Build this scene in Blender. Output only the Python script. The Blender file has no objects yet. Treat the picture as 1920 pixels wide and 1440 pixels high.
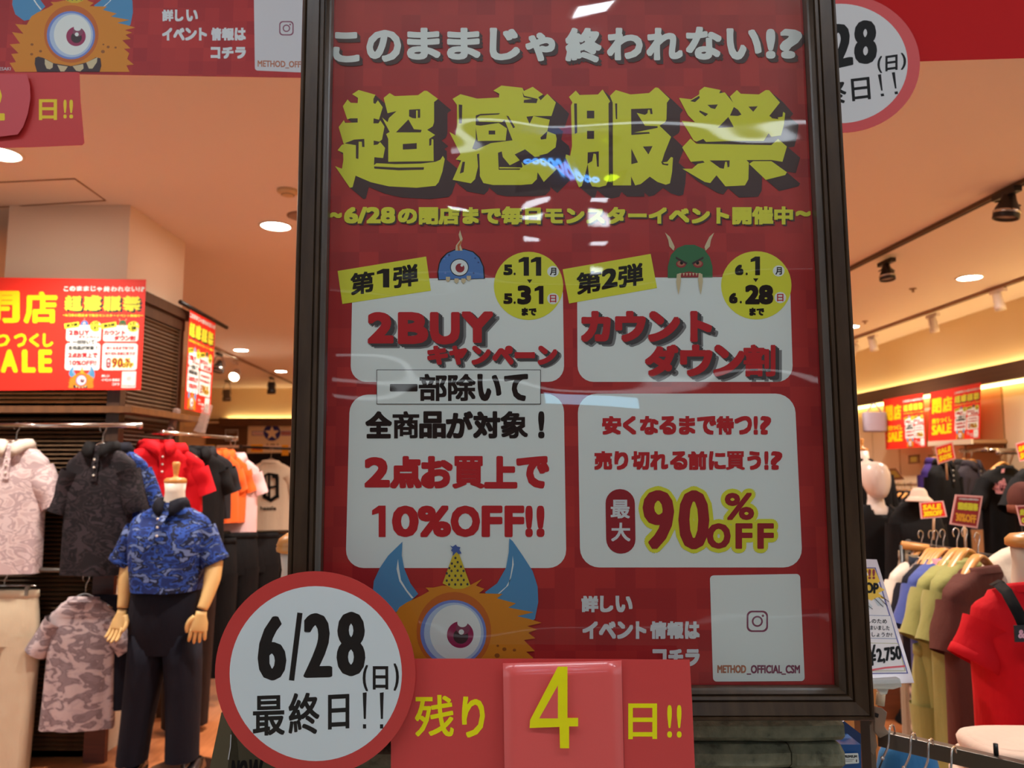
import bpy, math, random
from mathutils import Vector, Matrix, noise
from mathutils.geometry import tessellate_polygon
random.seed(7)
SC = bpy.context.scene
COL = SC.collection
# ------------------------------------------------------------------ camera, world, exposure
F = 1440.0; EYE = Vector((0, 0, 1.5)); PITCH = math.radians(6.1)
cam_d = bpy.data.cameras.new('camera'); cam_d.sensor_width = 36; cam_d.lens = 36 * F / 1920
cam_d.clip_start = .05; cam_d.clip_end = 100
cam_d.dof.use_dof = True; cam_d.dof.focus_distance = 1.16; cam_d.dof.aperture_fstop = 6.0
cam = bpy.data.objects.new('camera', cam_d); COL.objects.link(cam)
cam.location = EYE; cam.rotation_euler = (math.pi / 2 + PITCH, 0, 0); SC.camera = cam
SC.view_settings.view_transform = 'Standard'; SC.view_settings.look = 'None'
SC.view_settings.gamma = 1; SC.view_settings.use_curve_mapping = False
SC.view_settings.exposure = 1.1
SC.cycles.max_bounces = 8; SC.cycles.transparent_max_bounces = 12; SC.cycles.sample_clamp_indirect = 6
w = bpy.data.worlds.new('world'); SC.world = w; w.use_nodes = True
w.node_tree.nodes['Background'].inputs[0].default_value = (.86, .95, 1, 1)
w.node_tree.nodes['Background'].inputs[1].default_value = .5

# ------------------------------------------------------------------ pixel <-> place
FW = Vector((0, math.cos(PITCH), math.sin(PITCH))); UP = Vector((0, -math.sin(PITCH), math.cos(PITCH)))
def ray(px, py): return Vector(((px - 960) / F, 0, 0)) + UP * ((720 - py) / F) + FW
def at(px, py, Y): d = ray(px, py); return EYE + d * (Y / d.y)
def atz(px, py, z): d = ray(px, py); return EYE + d * ((z - EYE.z) / d.z)
def atx(px, py, x): d = ray(px, py); return EYE + d * (x / d.x)
def plane_map(p0, n, eps=.00012):
    n = n.normalized()
    if n.dot(EYE - p0) < 0: n = -n
    k = n.dot(p0 - EYE)
    def M(px, py, layer=0.0):
        d = ray(px, py); return EYE + d * ((k + layer * eps) / n.dot(d))
    return M
def ymap(Y, eps=.00012): return plane_map(Vector((0, Y, 1.5)), Vector((0, -1, 0)), eps)

# ------------------------------------------------------------------ materials
MATS = {}
def lin(c): return tuple((v / 255 / 12.92 if v <= 10 else ((v / 255 + .055) / 1.055) ** 2.4) for v in c)
def mat(name, c=(128, 128, 128), rough=.6, metal=0, emit=0, spec=.5, coat=0, alpha=1, ecol=None):
    if name in MATS: return MATS[name]
    m = bpy.data.materials.new(name); m.use_nodes = True; MATS[name] = m
    b = m.node_tree.nodes['Principled BSDF']
    b.inputs['Base Color'].default_value = (*lin(c), 1); b.inputs['Roughness'].default_value = rough
    b.inputs['Metallic'].default_value = metal; b.inputs['Specular IOR Level'].default_value = spec
    b.inputs['Coat Weight'].default_value = coat; b.inputs['Coat Roughness'].default_value = .08
    b.inputs['Alpha'].default_value = alpha
    if emit: b.inputs['Emission Color'].default_value = (*lin(ecol or c), 1); b.inputs['Emission Strength'].default_value = emit
    return m
def N(m, t, **k):
    n = m.node_tree.nodes.new(t)
    for a, v in k.items(): setattr(n, a, v)
    return n
def L(m, a, b): m.node_tree.links.new(a, b)
def bump(m, scale=(1, 1, 1), ns=60, strength=.3, dist=.002, coord='Object', detail=3, tgt='Normal'):
    b = m.node_tree.nodes['Principled BSDF']
    tc = N(m, 'ShaderNodeTexCoord'); mp = N(m, 'ShaderNodeMapping'); mp.inputs['Scale'].default_value = scale
    no = N(m, 'ShaderNodeTexNoise'); no.inputs['Scale'].default_value = ns; no.inputs['Detail'].default_value = detail
    bu = N(m, 'ShaderNodeBump'); bu.inputs['Strength'].default_value = strength; bu.inputs['Distance'].default_value = dist
    L(m, tc.outputs[coord], mp.inputs[0]); L(m, mp.outputs[0], no.inputs['Vector']); L(m, no.outputs['Fac'], bu.inputs['Height'])
    L(m, bu.outputs[0], b.inputs[tgt]); return m
def ramp_noise(m, stops, scale=(1, 1, 1), ns=10, detail=2, interp='LINEAR', coord='Object', distort=0, rough=.5):
    b = m.node_tree.nodes['Principled BSDF']
    tc = N(m, 'ShaderNodeTexCoord'); mp = N(m, 'ShaderNodeMapping'); mp.inputs['Scale'].default_value = scale
    no = N(m, 'ShaderNodeTexNoise'); no.inputs['Scale'].default_value = ns; no.inputs['Detail'].default_value = detail
    no.inputs['Distortion'].default_value = distort; no.inputs['Roughness'].default_value = rough
    cr = N(m, 'ShaderNodeValToRGB'); cr.color_ramp.interpolation = interp
    e = cr.color_ramp.elements
    while len(e) < len(stops): e.new(.5)
    for q, (p, c) in zip(e, stops): q.position = p; q.color = (*lin(c), 1)
    L(m, tc.outputs[coord], mp.inputs[0]); L(m, mp.outputs[0], no.inputs['Vector']); L(m, no.outputs['Fac'], cr.inputs[0])
    L(m, cr.outputs[0], b.inputs['Base Color']); return m
def cloth(name, c, rough=.85):
    if name in MATS: return MATS[name]
    m = mat(name, c, rough, spec=.25)
    m.node_tree.nodes['Principled BSDF'].inputs['Sheen Weight'].default_value = .1 if sum(c) > 250 else 0
    return bump(m, (1, 1, .35), 22, .5, .012, detail=4)
def camo(name, cols, ns=26, tilt=True):
    if name in MATS: return MATS[name]
    m = mat(name, cols[0], .8, spec=.25)
    ramp_noise(m, [(p, c) for p, c in zip((0, .43, .5, .58), cols)], (1, 1, 1.7), ns, 3, 'CONSTANT', distort=1.1)
    return bump(m, (1, 1, .35), 18, .45, .012, detail=4)
def wood(name, a, b, rough=.4, scale=(1, 1, 12), ns=6, coat=0, str_=.15):
    if name in MATS: return MATS[name]
    m = mat(name, a, rough, coat=coat)
    ramp_noise(m, [(.3, a), (.7, b)], scale, ns, 6); return bump(m, scale, ns * 3, str_, .001)

# ------------------------------------------------------------------ mesh builder
def tag(o, label=None, cat=None, group=None, kind=None):
    if label: o['label'] = label
    if cat: o['category'] = cat
    if group: o['group'] = group
    if kind: o['kind'] = kind
    return o
def empty(name, loc, label, cat, group=None, rz=0):
    o = bpy.data.objects.new(name, None); COL.objects.link(o); o.location = loc; o.rotation_euler = (0, 0, rz)
    o.empty_display_size = .05
    return tag(o, label, cat, group)
class MB:
    def __init__(s): s.v = []; s.f = []; s.m = []; s.sm = []; s.mats = []
    def mi(s, m):
        if m not in s.mats: s.mats.append(m)
        return s.mats.index(m)
    def add(s, vs, fs, m, smooth=False):
        o = len(s.v); s.v += [tuple(p) for p in vs]; i = s.mi(m)
        for f in fs: s.f.append([o + k for k in f]); s.m.append(i); s.sm.append(smooth)
        return s
    def box(s, c, d, m, R=None, bev=0):
        c = Vector(c); x, y, z = d[0] / 2, d[1] / 2, d[2] / 2
        vs = [Vector((a, b, e)) for a in (-x, x) for b in (-y, y) for e in (-z, z)]
        if R is not None: vs = [R @ p for p in vs]
        return s.add([c + p for p in vs], [(0, 1, 3, 2), (4, 6, 7, 5), (0, 4, 5, 1), (2, 3, 7, 6), (0, 2, 6, 4), (1, 5, 7, 3)], m)
    def hull(s, a, b, m):            # two matching loops joined
        n = len(a)
        return s.add(list(a) + list(b), [tuple(range(n))[::-1], tuple(range(n, 2 * n))] + [(i, (i + 1) % n, n + (i + 1) % n, n + i) for i in range(n)], m)
    def loft(s, rings, m, caps=(False, False), smooth=True, closed=True):
        n = len(rings[0]); vs = [p for r in rings for p in r]; fs = []
        for j in range(len(rings) - 1):
            for i in range(n if closed else n - 1):
                k = (i + 1) % n; fs.append((j * n + i, j * n + k, (j + 1) * n + k, (j + 1) * n + i))
        if caps[0]: fs.append(tuple(range(n))[::-1])
        if caps[1]: fs.append(tuple(range((len(rings) - 1) * n, len(rings) * n)))
        return s.add(vs, fs, m, smooth)
    def tube(s, pts, r, m, n=8, caps=(True, True), flat=1.0, sub=0):
        pts = [Vector(p) for p in pts]; rs = r if isinstance(r, (list, tuple)) else [r] * len(pts)
        if sub:
            P = []; R = []
            for i in range(len(pts) - 1):
                p0, p1, p2, p3 = pts[max(0, i - 1)], pts[i], pts[i + 1], pts[min(len(pts) - 1, i + 2)]
                for k in range(sub):
                    t = k / sub
                    P.append(.5 * ((2 * p1) + (p2 - p0) * t + (2 * p0 - 5 * p1 + 4 * p2 - p3) * t * t + (3 * p1 - p0 - 3 * p2 + p3) * t ** 3))
                    R.append(rs[i] * (1 - t) + rs[i + 1] * t)
            pts = P + [pts[-1]]; rs = R + [rs[-1]]
        rings = []; u = None
        for i, p in enumerate(pts):
            d = (pts[min(i + 1, len(pts) - 1)] - pts[max(i - 1, 0)]).normalized()
            if u is None: u = d.cross(Vector((0, 0, 1)) if abs(d.z) < .9 else Vector((0, 1, 0))).normalized()
            u = (u - d * u.dot(d)).normalized(); v = d.cross(u)
            rings.append([p + (u * math.cos(2 * math.pi * k / n) + v * math.sin(2 * math.pi * k / n) * flat) * rs[i] for k in range(n)])
        return s.loft(rings, m, caps)
    def lathe(s, c, prof, m, n=24, caps=(True, True), axis=None):
        c = Vector(c); Q = Vector((0, 0, 1)).rotation_difference(Vector(axis)).to_matrix() if axis is not None else Matrix.Identity(3)
        return s.loft([[c + Q @ Vector((r * math.cos(2 * math.pi * k / n), r * math.sin(2 * math.pi * k / n), z)) for k in range(n)] for r, z in prof], m, caps)
    def ball(s, c, r, m, n=16, k=10, R=None):
        c = Vector(c); r = Vector(r) if hasattr(r, '__len__') else Vector((r, r, r)); rings = []
        for j in range(k + 1):
            a = math.pi * (j / k) * .998 + .001
            ring = [Vector((r.x * math.sin(a) * math.cos(2 * math.pi * i / n), r.y * math.sin(a) * math.sin(2 * math.pi * i / n), -r.z * math.cos(a))) for i in range(n)]
            rings.append([c + ((R @ p) if R is not None else p) for p in ring])
        return s.loft(rings, m, (True, True))
    def poly(s, pts, m):             # flat, possibly concave polygon in 3-D
        tr = tessellate_polygon([pts]); return s.add(pts, tr, m)
    def build(s, name, parent=None, label=None, cat=None, group=None, kind=None, loc=None):
        off = Vector(loc or (0, 0, 0))
        if parent is not None and loc is None:
            r = parent
            while r.parent: r = r.parent
            off = Vector(r.location)
        if loc == 0: off = Vector((0, 0, 0))
        me = bpy.data.meshes.new(name)
        me.from_pydata([(p[0] - off.x, p[1] - off.y, p[2] - off.z) for p in s.v], [], s.f)
        for m in s.mats: me.materials.append(m)
        me.polygons.foreach_set('material_index', s.m); me.polygons.foreach_set('use_smooth', s.sm); me.update()
        o = bpy.data.objects.new(name, me); COL.objects.link(o)
        if parent is not None: o.parent = parent
        else: o.location = off
        return tag(o, label, cat, group, kind)
def bevel(o, w=.002, seg=2):
    b = o.modifiers.new('bevel', 'BEVEL'); b.width = w; b.segments = seg; b.limit_method = 'ANGLE'; return o

# ------------------------------------------------------------------ flat print
GL = {}
def glyphs(s, res=3):
    if (s, res) in GL: return GL[(s, res)]
    c = bpy.data.curves.new('t', 'FONT'); c.body = s; c.resolution_u = res
    o = bpy.data.objects.new('t', c); COL.objects.link(o)
    dg = bpy.context.evaluated_depsgraph_get(); dg.update()
    me = bpy.data.meshes.new_from_object(o.evaluated_get(dg))
    vs = [(v.co.x, v.co.y) for v in me.vertices]; fs = [tuple(p.vertices) for p in me.polygons]
    bpy.data.objects.remove(o); bpy.data.curves.remove(c); bpy.data.meshes.remove(me)
    x0 = min(v[0] for v in vs); x1 = max(v[0] for v in vs); y0 = min(v[1] for v in vs); y1 = max(v[1] for v in vs)
    vs = [((x - x0) / max(x1 - x0, 1e-6), 1 - (y - y0) / max(y1 - y0, 1e-6)) for x, y in vs]
    GL[(s, res)] = (vs, fs); return GL[(s, res)]
def offs(r, n=8, rx=None):
    if not r: return [(0, 0)]
    rx = r if rx is None else rx
    if n == 4: return [(-rx, -r), (rx, -r), (-rx, r), (rx, r), (0, 0)]
    if n == 8 and r > 2.1: return [(rx * a / 2, r * c / 2) for a in (-2, -1, 0, 1, 2) for c in (-2, -1, 0, 1, 2) if max(abs(a), abs(c)) == 2 and abs(a) + abs(c) < 4] + [(-.85 * rx, -.85 * r), (.85 * rx, -.85 * r), (-.85 * rx, .85 * r), (.85 * rx, .85 * r), (-rx / 2, 0), (rx / 2, 0), (0, 0)]
    if n == 8: return [(-rx, -r), (0, -r), (rx, -r), (-rx, 0), (rx, 0), (-rx, r), (0, r), (rx, r), (0, 0)]
    return [(rx * math.cos(2 * math.pi * k / n), r * math.sin(2 * math.pi * k / n)) for k in range(n)] + [(0, 0)]
class Print:
    """draws polygons and lettering, given in the photograph's pixels, through a mapper onto a sheet"""
    def __init__(s, M, res=3, q=8): s.M = M; s.mb = MB(); s.res = res; s.q = q
    def poly(s, pts, m, layer): s.mb.poly([s.M(x, y, layer) for x, y in pts], m)
    def ell(s, cx, cy, rx, ry, m, layer, n=40, rot=0):
        c, k = math.cos(rot), math.sin(rot)
        s.poly([(cx + c * rx * math.cos(a) - k * ry * math.sin(a), cy + k * rx * math.cos(a) + c * ry * math.sin(a)) for a in [2 * math.pi * i / n for i in range(n)]], m, layer)
    def rrect(s, q, r, m, layer, n=6):     # rounded quad TL TR BR BL
        pts = []
        for i in range(4):
            p = Vector(q[i]); a = (Vector(q[i - 1]) - p).normalized(); b = (Vector(q[(i + 1) % 4]) - p).normalized()
            for k in range(n + 1):
                t = k / n * math.pi / 2; pts.append(tuple(p + a * r * (1 - math.sin(t)) + b * r * (1 - math.cos(t))))
        s.poly(pts, m, layer)
    def line(s, pts, w, m, layer):
        for (x0, y0), (x1, y1) in zip(pts, pts[1:]):
            d = Vector((x1 - x0, y1 - y0)); d = d.normalized() if d.length else Vector((1, 0)); nx, ny = -d.y * w / 2, d.x * w / 2
            ex, ey = d.x * w * .3, d.y * w * .3
            s.poly([(x0 + nx - ex, y0 + ny - ey), (x1 + nx + ex, y1 + ny + ey), (x1 - nx + ex, y1 - ny + ey), (x0 - nx - ex, y0 - ny - ey)], m, layer)
    def text(s, t, x0, y0, x1, y1, m, layer, bold=0, rise=0, lean=0, bx=None, sh=None, n=None):
        vs, fs = glyphs(t, s.res); b = bold
        if t.strip('1') == '' and bold:          # heavy figure 1 with its flag
            n1 = len(t); wd = (x1 - x0) / n1
            for i in range(n1):
                X = lambda u: x0 + wd * (i + (u * .86 if n1 > 1 else u))
                Y_ = lambda v: y0 + (y1 - y0) * v + rise * .5
                s.poly([(X(.02), Y_(.30)), (X(.02), Y_(.15)), (X(.5), Y_(0)), (X(1), Y_(0)), (X(1), Y_(1)), (X(.5), Y_(1)), (X(.5), Y_(.24))], m, layer)
            return
        if t in '割弾第買商象部除': b = b * .6; bx = None
        if b > 0: x0 += b if bx is None else bx; x1 -= b if bx is None else bx; y0 += b; y1 -= b
        def put(ox, oy, mm, ly):
            s.mb.add([s.M(x0 + (x1 - x0) * u + ox + lean * (1 - v), y0 + (y1 - y0) * v + rise * u + oy, ly) for u, v in vs], fs, mm)
        q = n or s.q
        if sh:                      # printed drop shadow: (dx, dy, material, steps)
            for k in range(1, sh[3] + 1):
                for j, (ox, oy) in enumerate(offs(b, 4, bx)): put(ox + sh[0] * k / sh[3], oy + sh[1] * k / sh[3], sh[2], layer - 1.2 + .004 * (k * 9 + j))
        for j, (ox, oy) in enumerate(offs(b, q, bx)): put(ox, oy, m, layer + .03 * j)
    def chars(s, t, boxes, y0, y1, m, layer, **k):
        for c, b in zip(t, boxes):
            s.text(c, b[0], b[2] if len(b) > 2 else y0, b[1], b[3] if len(b) > 3 else y1, m, layer, **k)
    def build(s, name, parent, **k): return s.mb.build(name, parent, **k)

P_RED = mat('print_red', (170, 20, 26), .55)
def checker_red():
    m = MATS['print_red']; b = m.node_tree.nodes['Principled BSDF']
    tc = N(m, 'ShaderNodeTexCoord'); mp = N(m, 'ShaderNodeMapping'); mp.inputs['Scale'].default_value = (34, 1, 34)
    fl = N(m, 'ShaderNodeVectorMath', operation='FLOOR'); wn = N(m, 'ShaderNodeTexWhiteNoise'); cr = N(m, 'ShaderNodeValToRGB')
    cr.color_ramp.elements[0].color = (*lin((158, 20, 28)), 1); cr.color_ramp.elements[1].color = (*lin((184, 40, 38)), 1)
    L(m, tc.outputs['Object'], mp.inputs[0]); L(m, mp.outputs[0], fl.inputs[0]); L(m, fl.outputs[0], wn.inputs['Vector'])
    L(m, wn.outputs['Value'], cr.inputs[0]); L(m, cr.outputs[0], b.inputs['Base Color'])
checker_red()
P_WHITE = mat('print_white', (226, 234, 230), .55); P_YEL = mat('print_yellow', (222, 222, 52), .55)
P_BLACK = mat('print_black', (22, 22, 22), .5, spec=.15); P_SHADOW = mat('print_shadow', (62, 36, 38), .55)
P_LET = mat('print_letter_red', (188, 18, 30), .5); P_GREY = mat('print_grey', (120, 124, 124), .55)
P_DGREY = mat('print_dark_grey', (58, 62, 64), .55); P_MAROON = mat('print_maroon', (150, 18, 34), .5)
P_SUN = mat('print_sunday_red', (190, 20, 40), .5); P_ORANGE = mat('print_orange', (214, 134, 24), .55)
P_OR2 = mat('print_brown_orange', (196, 100, 30), .55); P_BLUE = mat('print_horn_blue', (74, 142, 188), .55)
P_EYEB = mat('print_eye_blue', (112, 136, 206), .55); P_EYEL = mat('print_eye_light', (176, 198, 224), .55)
P_IRIS = mat('print_iris', (150, 20, 78), .5); P_PUPIL = mat('print_pupil', (44, 12, 24), .5)
P_FUR = mat('print_fur_blue', (70, 120, 186), .55); P_GREEN = mat('print_fur_green', (36, 108, 62), .55)
P_HORN = mat('print_horn_cream', (206, 190, 150), .55); P_CHOC = mat('print_freckle', (146, 84, 20), .55)
P_CARD = mat('print_card', (214, 220, 222), .5); P_VIOLET = mat('print_violet', (130, 62, 88), .5)
P_TAN = mat('print_tan_letter', (176, 110, 80), .5)

K1 = lambda pts: [(560 + x / 3.84, y / 3.84) for x, y in pts]
K2 = lambda pts: [(1040 + x / 3.84, y / 3.84) for x, y in pts]
TITLE_Y = [
 K1([(385,678),(432,648),(553,682),(538,712),(538,742),(552,748),(570,722),(605,772),(578,862),(540,852),(538,888),(575,888),(588,866),(618,912),(600,1005),(580,1020),(540,1012),(540,1045),(570,1040),(586,1022),(622,1065),(608,1138),(545,1132),(542,1190),(560,1175),(700,1182),(880,1178),(985,1165),(1020,1150),(1038,1122),(1052,1145),(1035,1235),(1008,1312),(985,1338),(850,1352),(650,1342),(520,1312),(410,1265),(388,1348),(368,1352),(262,1196),(312,1215),(322,1150),(320,1100),(280,1082),(312,1042),(328,1038),(322,1030),(288,915),(325,865),(335,885),(425,882),(425,852),(372,852),(350,860),(318,765),(352,716),(375,740),(425,742),(427,705)]),
 K1([(612,705),(655,670),(692,692),(860,685),(905,653),(925,655),(1003,712),(975,735),(975,880),(965,910),(925,935),(983,972),(940,1000),(940,1050),(955,1045),(957,1000),(970,1005),(972,1160),(645,1165),(645,1000),(630,965),(655,950),(600,845),(640,880),(650,850),(705,800),(640,815)]),
 K1([(1108,712),(1165,678),(1285,710),(1442,702),(1445,675),(1402,652),(1460,616),(1610,632),(1622,655),(1685,625),(1760,680),(1725,700),(1742,722),(1790,675),(1852,738),(1820,835),(1690,835),(1808,862),(1790,945),(1850,968),(1858,1000),(1850,1060),(1790,1105),(1730,1120),(1860,1215),(1765,1310),(1720,1240),(1715,1290),(1680,1325),(1600,1332),(1400,1332),(1330,1318),(1305,1270),(1296,1180),(1270,1290),(1240,1320),(1108,1295),(1170,1155),(1130,1148),(1165,1110),(1085,950),(1130,975),(1140,900),(1140,755)]),
 K2([(103,698),(152,652),(180,684),(312,680),(345,644),(400,730),(388,745),(390,1285),(370,1335),(320,1348),(270,1342),(235,1280),(218,1262),(195,1340),(175,1348),(78,1135),(82,1112),(112,1122),(125,1050),(118,760),(128,738)]),
 K2([(398,690),(440,648),(545,680),(680,670),(725,630),(745,632),(828,712),(808,740),(805,860),(795,880),(755,905),(838,985),(790,1105),(770,1170),(810,1165),(838,1130),(852,1135),(845,1240),(830,1320),(800,1330),(740,1310),(685,1272),(620,1325),(580,1335),(550,1270),(550,1335),(420,1335),(418,740)]),
 K2([(1042,652),(1078,625),(1195,648),(1185,672),(1225,665),(1285,740),(1262,695),(1312,648),(1340,675),(1470,680),(1520,648),(1545,650),(1622,738),(1545,835),(1570,850),(1640,840),(1645,805),(1660,815),(1650,900),(1630,975),(1560,985),(1540,960),(1505,1015),(1270,1015),(1090,1022),(1070,1000),(1020,1020),(1000,1010),(915,870),(1010,880),(960,830),(895,705),(985,715),(1040,680)]),
 K2([(918,1062),(978,997),(1020,1035),(1300,1040),(1560,1045),(1608,1000),(1672,1055),(1640,1165),(1560,1152),(1110,1154),(980,1165)]),
 K2([(1110,1152),(1380,1152),(1398,1170),(1395,1290),(1370,1335),(1230,1342),(1165,1262),(1120,1318),(1080,1310),(920,1215),(990,1215),(1030,1180),(1080,1170),(1060,1150)]),
 K2([(1400,1180),(1430,1160),(1560,1160),(1672,1240),(1660,1260),(1520,1295)])]
TITLE_H = [
 K1([(330,1032),(400,1005),(472,1000),(474,1058),(457,1058),(455,1020),(432,1020),(430,1145),(412,1140),(412,1045)]),
 K1([(542,1198),(720,1207),(903,1204),(900,1222),(720,1226),(545,1214)]),
 K1([(795,790),(875,785),(875,848),(858,848),(858,795),(845,795),(845,852),(820,850),(795,838)]),
 K1([(700,953),(790,860),(830,930),(885,935),(880,953)]), K1([(750,1037),(850,1030),(850,1072),(750,1077)]),
 K1([(1152,752),(1178,755),(1175,888),(1155,888)]),
 K1([(1275,832),(1310,820),(1450,815),(1440,824),(1305,832),(1282,850),(1300,876),(1465,880),(1482,862),(1540,1010),(1385,1030),(1275,1078),(1250,1070),(1275,1000)]),
 K1([(1495,832),(1510,836),(1558,915),(1545,924)]),
 K1([(1435,1100),(1462,1090),(1470,1130),(1520,1190),(1600,1150),(1612,1200),(1590,1222),(1440,1222)]),
 K1([(1640,840),(1690,835),(1662,892)]), K1([(1610,660),(1625,690),(1722,712),(1712,742),(1620,740),(1622,720),(1680,712),(1620,700)]),
 K1([(1740,990),(1790,945),(1782,1000),(1745,1005)]), K1([(1555,1112),(1630,1075),(1700,1130),(1770,1122),(1800,1170),(1740,1140),(1625,1190)]),
 K1([(1180,1165),(1198,1165),(1187,1240),(1160,1250)]), K1([(1284,1110),(1300,1105),(1305,1250),(1298,1280)]),
 K2([(140,745),(160,745),(162,955),(145,965)]), K2([(232,797),(285,797),(285,852),(232,852)]), K2([(233,942),(284,942),(284,1000),(233,1000)]),
 K2([(238,1097),(318,1090),(318,1200),(305,1200),(298,1110),(280,1105),(270,1160),(236,1180)]), K2([(218,1262),(238,1180),(250,1300)]),
 K2([(435,745),(450,745),(450,860),(440,855)]),
 K2([(550,785),(700,780),(705,820),(690,822),(685,790),(672,790),(668,815),(650,827),(590,812),(650,905),(740,908),(742,920),(570,955),(680,950),(685,962),(552,972)]),
 K2([(635,1055),(705,1052),(675,1112)]), K2([(552,1070),(600,1170),(552,1182)]), K2([(765,1160),(790,1178),(820,1180),(815,1192),(775,1185)]),
 K2([(1100,755),(1175,752),(1155,785),(1125,778)]), K2([(1045,795),(1105,820),(1085,838),(1040,805)]), K2([(1395,768),(1462,765),(1430,805)]),
 K2([(1290,770),(1262,832),(1320,835),(1345,825),(1320,790)]), K2([(1250,842),(1290,915),(1175,920)]), K2([(975,728),(1040,690),(1045,705),(1010,735)]),
 K2([(1115,1155),(1260,1155),(1258,1200),(1245,1205),(1240,1165),(1228,1165),(1218,1215),(1190,1210)]), K2([(1570,830),(1605,835),(1610,858),(1560,850)])]
TITLE_F = [K1([(1272,900),(1310,905),(1440,885),(1500,925),(1490,1012),(1290,1015)]), K1([(1445,1203),(1600,1206),(1600,1213),(1445,1213)])]
TITLE_FH = [K1([(1368,940),(1415,940),(1415,968),(1368,968)])]
K7 = lambda pts: [(680 + x / 4.8, 1000 + y / 4.8) for x, y in pts]
KB = lambda pts: [(850 + (x / 3 - 133) / .73, 1187 + (y / 3 - 66) / .73) for x, y in pts]

def draw_big_monster(P, ly, mouth=True):
    P.poly(K7([(358,75),(335,98),(230,200),(155,310),(100,430),(92,520),(130,640),(240,720),(330,700),(500,545),(430,450),(375,320),(352,200)]), P_BLUE, ly)
    P.poly(K7([(1320,45),(1350,70),(1440,200),(1530,340),(1575,480),(1580,620),(1550,770),(1430,850),(1250,700),(1100,530),(1210,450),(1290,310),(1315,170)]), P_BLUE, ly)
    P.poly(K7([(318,230),(305,320),(330,430),(390,520),(440,585),(458,580),(400,510),(345,420),(328,320)]), P_WHITE, ly + 1)
    P.poly(K7([(1350,200),(1360,280),(1335,400),(1290,480),(1215,545),(1235,540),(1310,470),(1330,380),(1345,290)]), P_WHITE, ly + 1)
    body = [(330,665),(400,620),(530,560),(600,520),(565,488),(640,488),(720,470),(960,470),(1075,410),(1020,470),(1095,500),(1045,540),(1260,545),(1210,585),(1380,630),(1310,668),(1540,710),(1390,745),(1500,770),(1610,805),(1480,835),(1570,865),(1490,895),(1555,945),(1450,960),(1550,1060),(1470,1065),(1535,1120),(1510,1190),(1590,1260),(1500,1270),(1540,1350),(130,1350),(60,1240),(140,1230),(80,1130),(170,1120),(60,1010),(190,1000),(90,860),(230,880),(130,760),(270,770)]
    P.poly(K7(body), P_ORANGE, ly + 2)
    P.ell(851, 1184, 70, 74, P_OR2, ly + 3); P.ell(850, 1187, 62, 62, P_EYEB, ly + 4); P.ell(851, 1187, 56, 57, P_EYEL, ly + 5); P.ell(854, 1186, 48, 52, P_WHITE, ly + 6)
    P.ell(863, 1190, 25, 25, P_IRIS, ly + 7); P.ell(864, 1193, 14, 14, P_PUPIL, ly + 8); P.ell(868, 1178, 13, 12, P_VIOLET, ly + 8.5)
    P.ell(867, 1168, 9.5, 8, P_WHITE, ly + 9); P.ell(865, 1185, 5, 5, P_WHITE, ly + 9)
    P.poly(K7([(845,165),(870,190),(970,470),(900,500),(820,500),(720,450),(810,200)]), mat('print_hat_yellow', (206, 182, 44), .55), ly + 3)
    for i, (x, y) in enumerate([(835,222),(855,260),(803,272),(830,297),(780,313),(885,300),(855,336),(800,338),(908,338),(757,360),(780,382),(834,382),(887,382),(757,425),(803,420),(857,420),(910,420),(778,460),(833,460),(886,460),(943,458)]):
        P.ell(680 + x / 4.8, 1000 + y / 4.8, 2.1, 2.5, P_DGREY, ly + 4, 10)
    P.poly(K7([(785,108),(810,120),(838,100),(850,118),(880,125),(870,148),(890,180),(862,188),(845,168),(808,205),(812,170),(795,152),(808,135)]), mat('print_tuft_blue', (60, 92, 160), .55), ly + 4)
    for x, y, r in [(1216,1012,2.6),(1275,1043,4),(1366,1050,3.2),(1210,1100,5)]: P.ell(680 + x / 4.8, 1000 + y / 4.8, r, r * .85, P_CHOC, ly + 4, 12)
    if mouth:
        for x, y, r in [(180,250,4),(228,288,4),(178,305,4)]: P.ell(*KB([(x, y)])[0], r, r * .8, P_CHOC, ly + 4, 12)
        P.poly(KB([(195,360),(198,325),(215,318),(245,326),(300,355),(400,372),(490,350),(540,322),(565,328),(570,370),(560,404),(208,404)]), P_PUPIL, ly + 5)
        for q in ([(252,332),(298,356),(296,380),(280,390),(262,385),(252,360)], [(322,365),(382,374),(362,402),(340,402)], [(408,372),(468,360),(470,385),(450,402),(428,398)], [(485,352),(548,322),(545,350),(520,386),(500,386)]):
            P.poly(KB(q), P_HORN, ly + 6)
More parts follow.
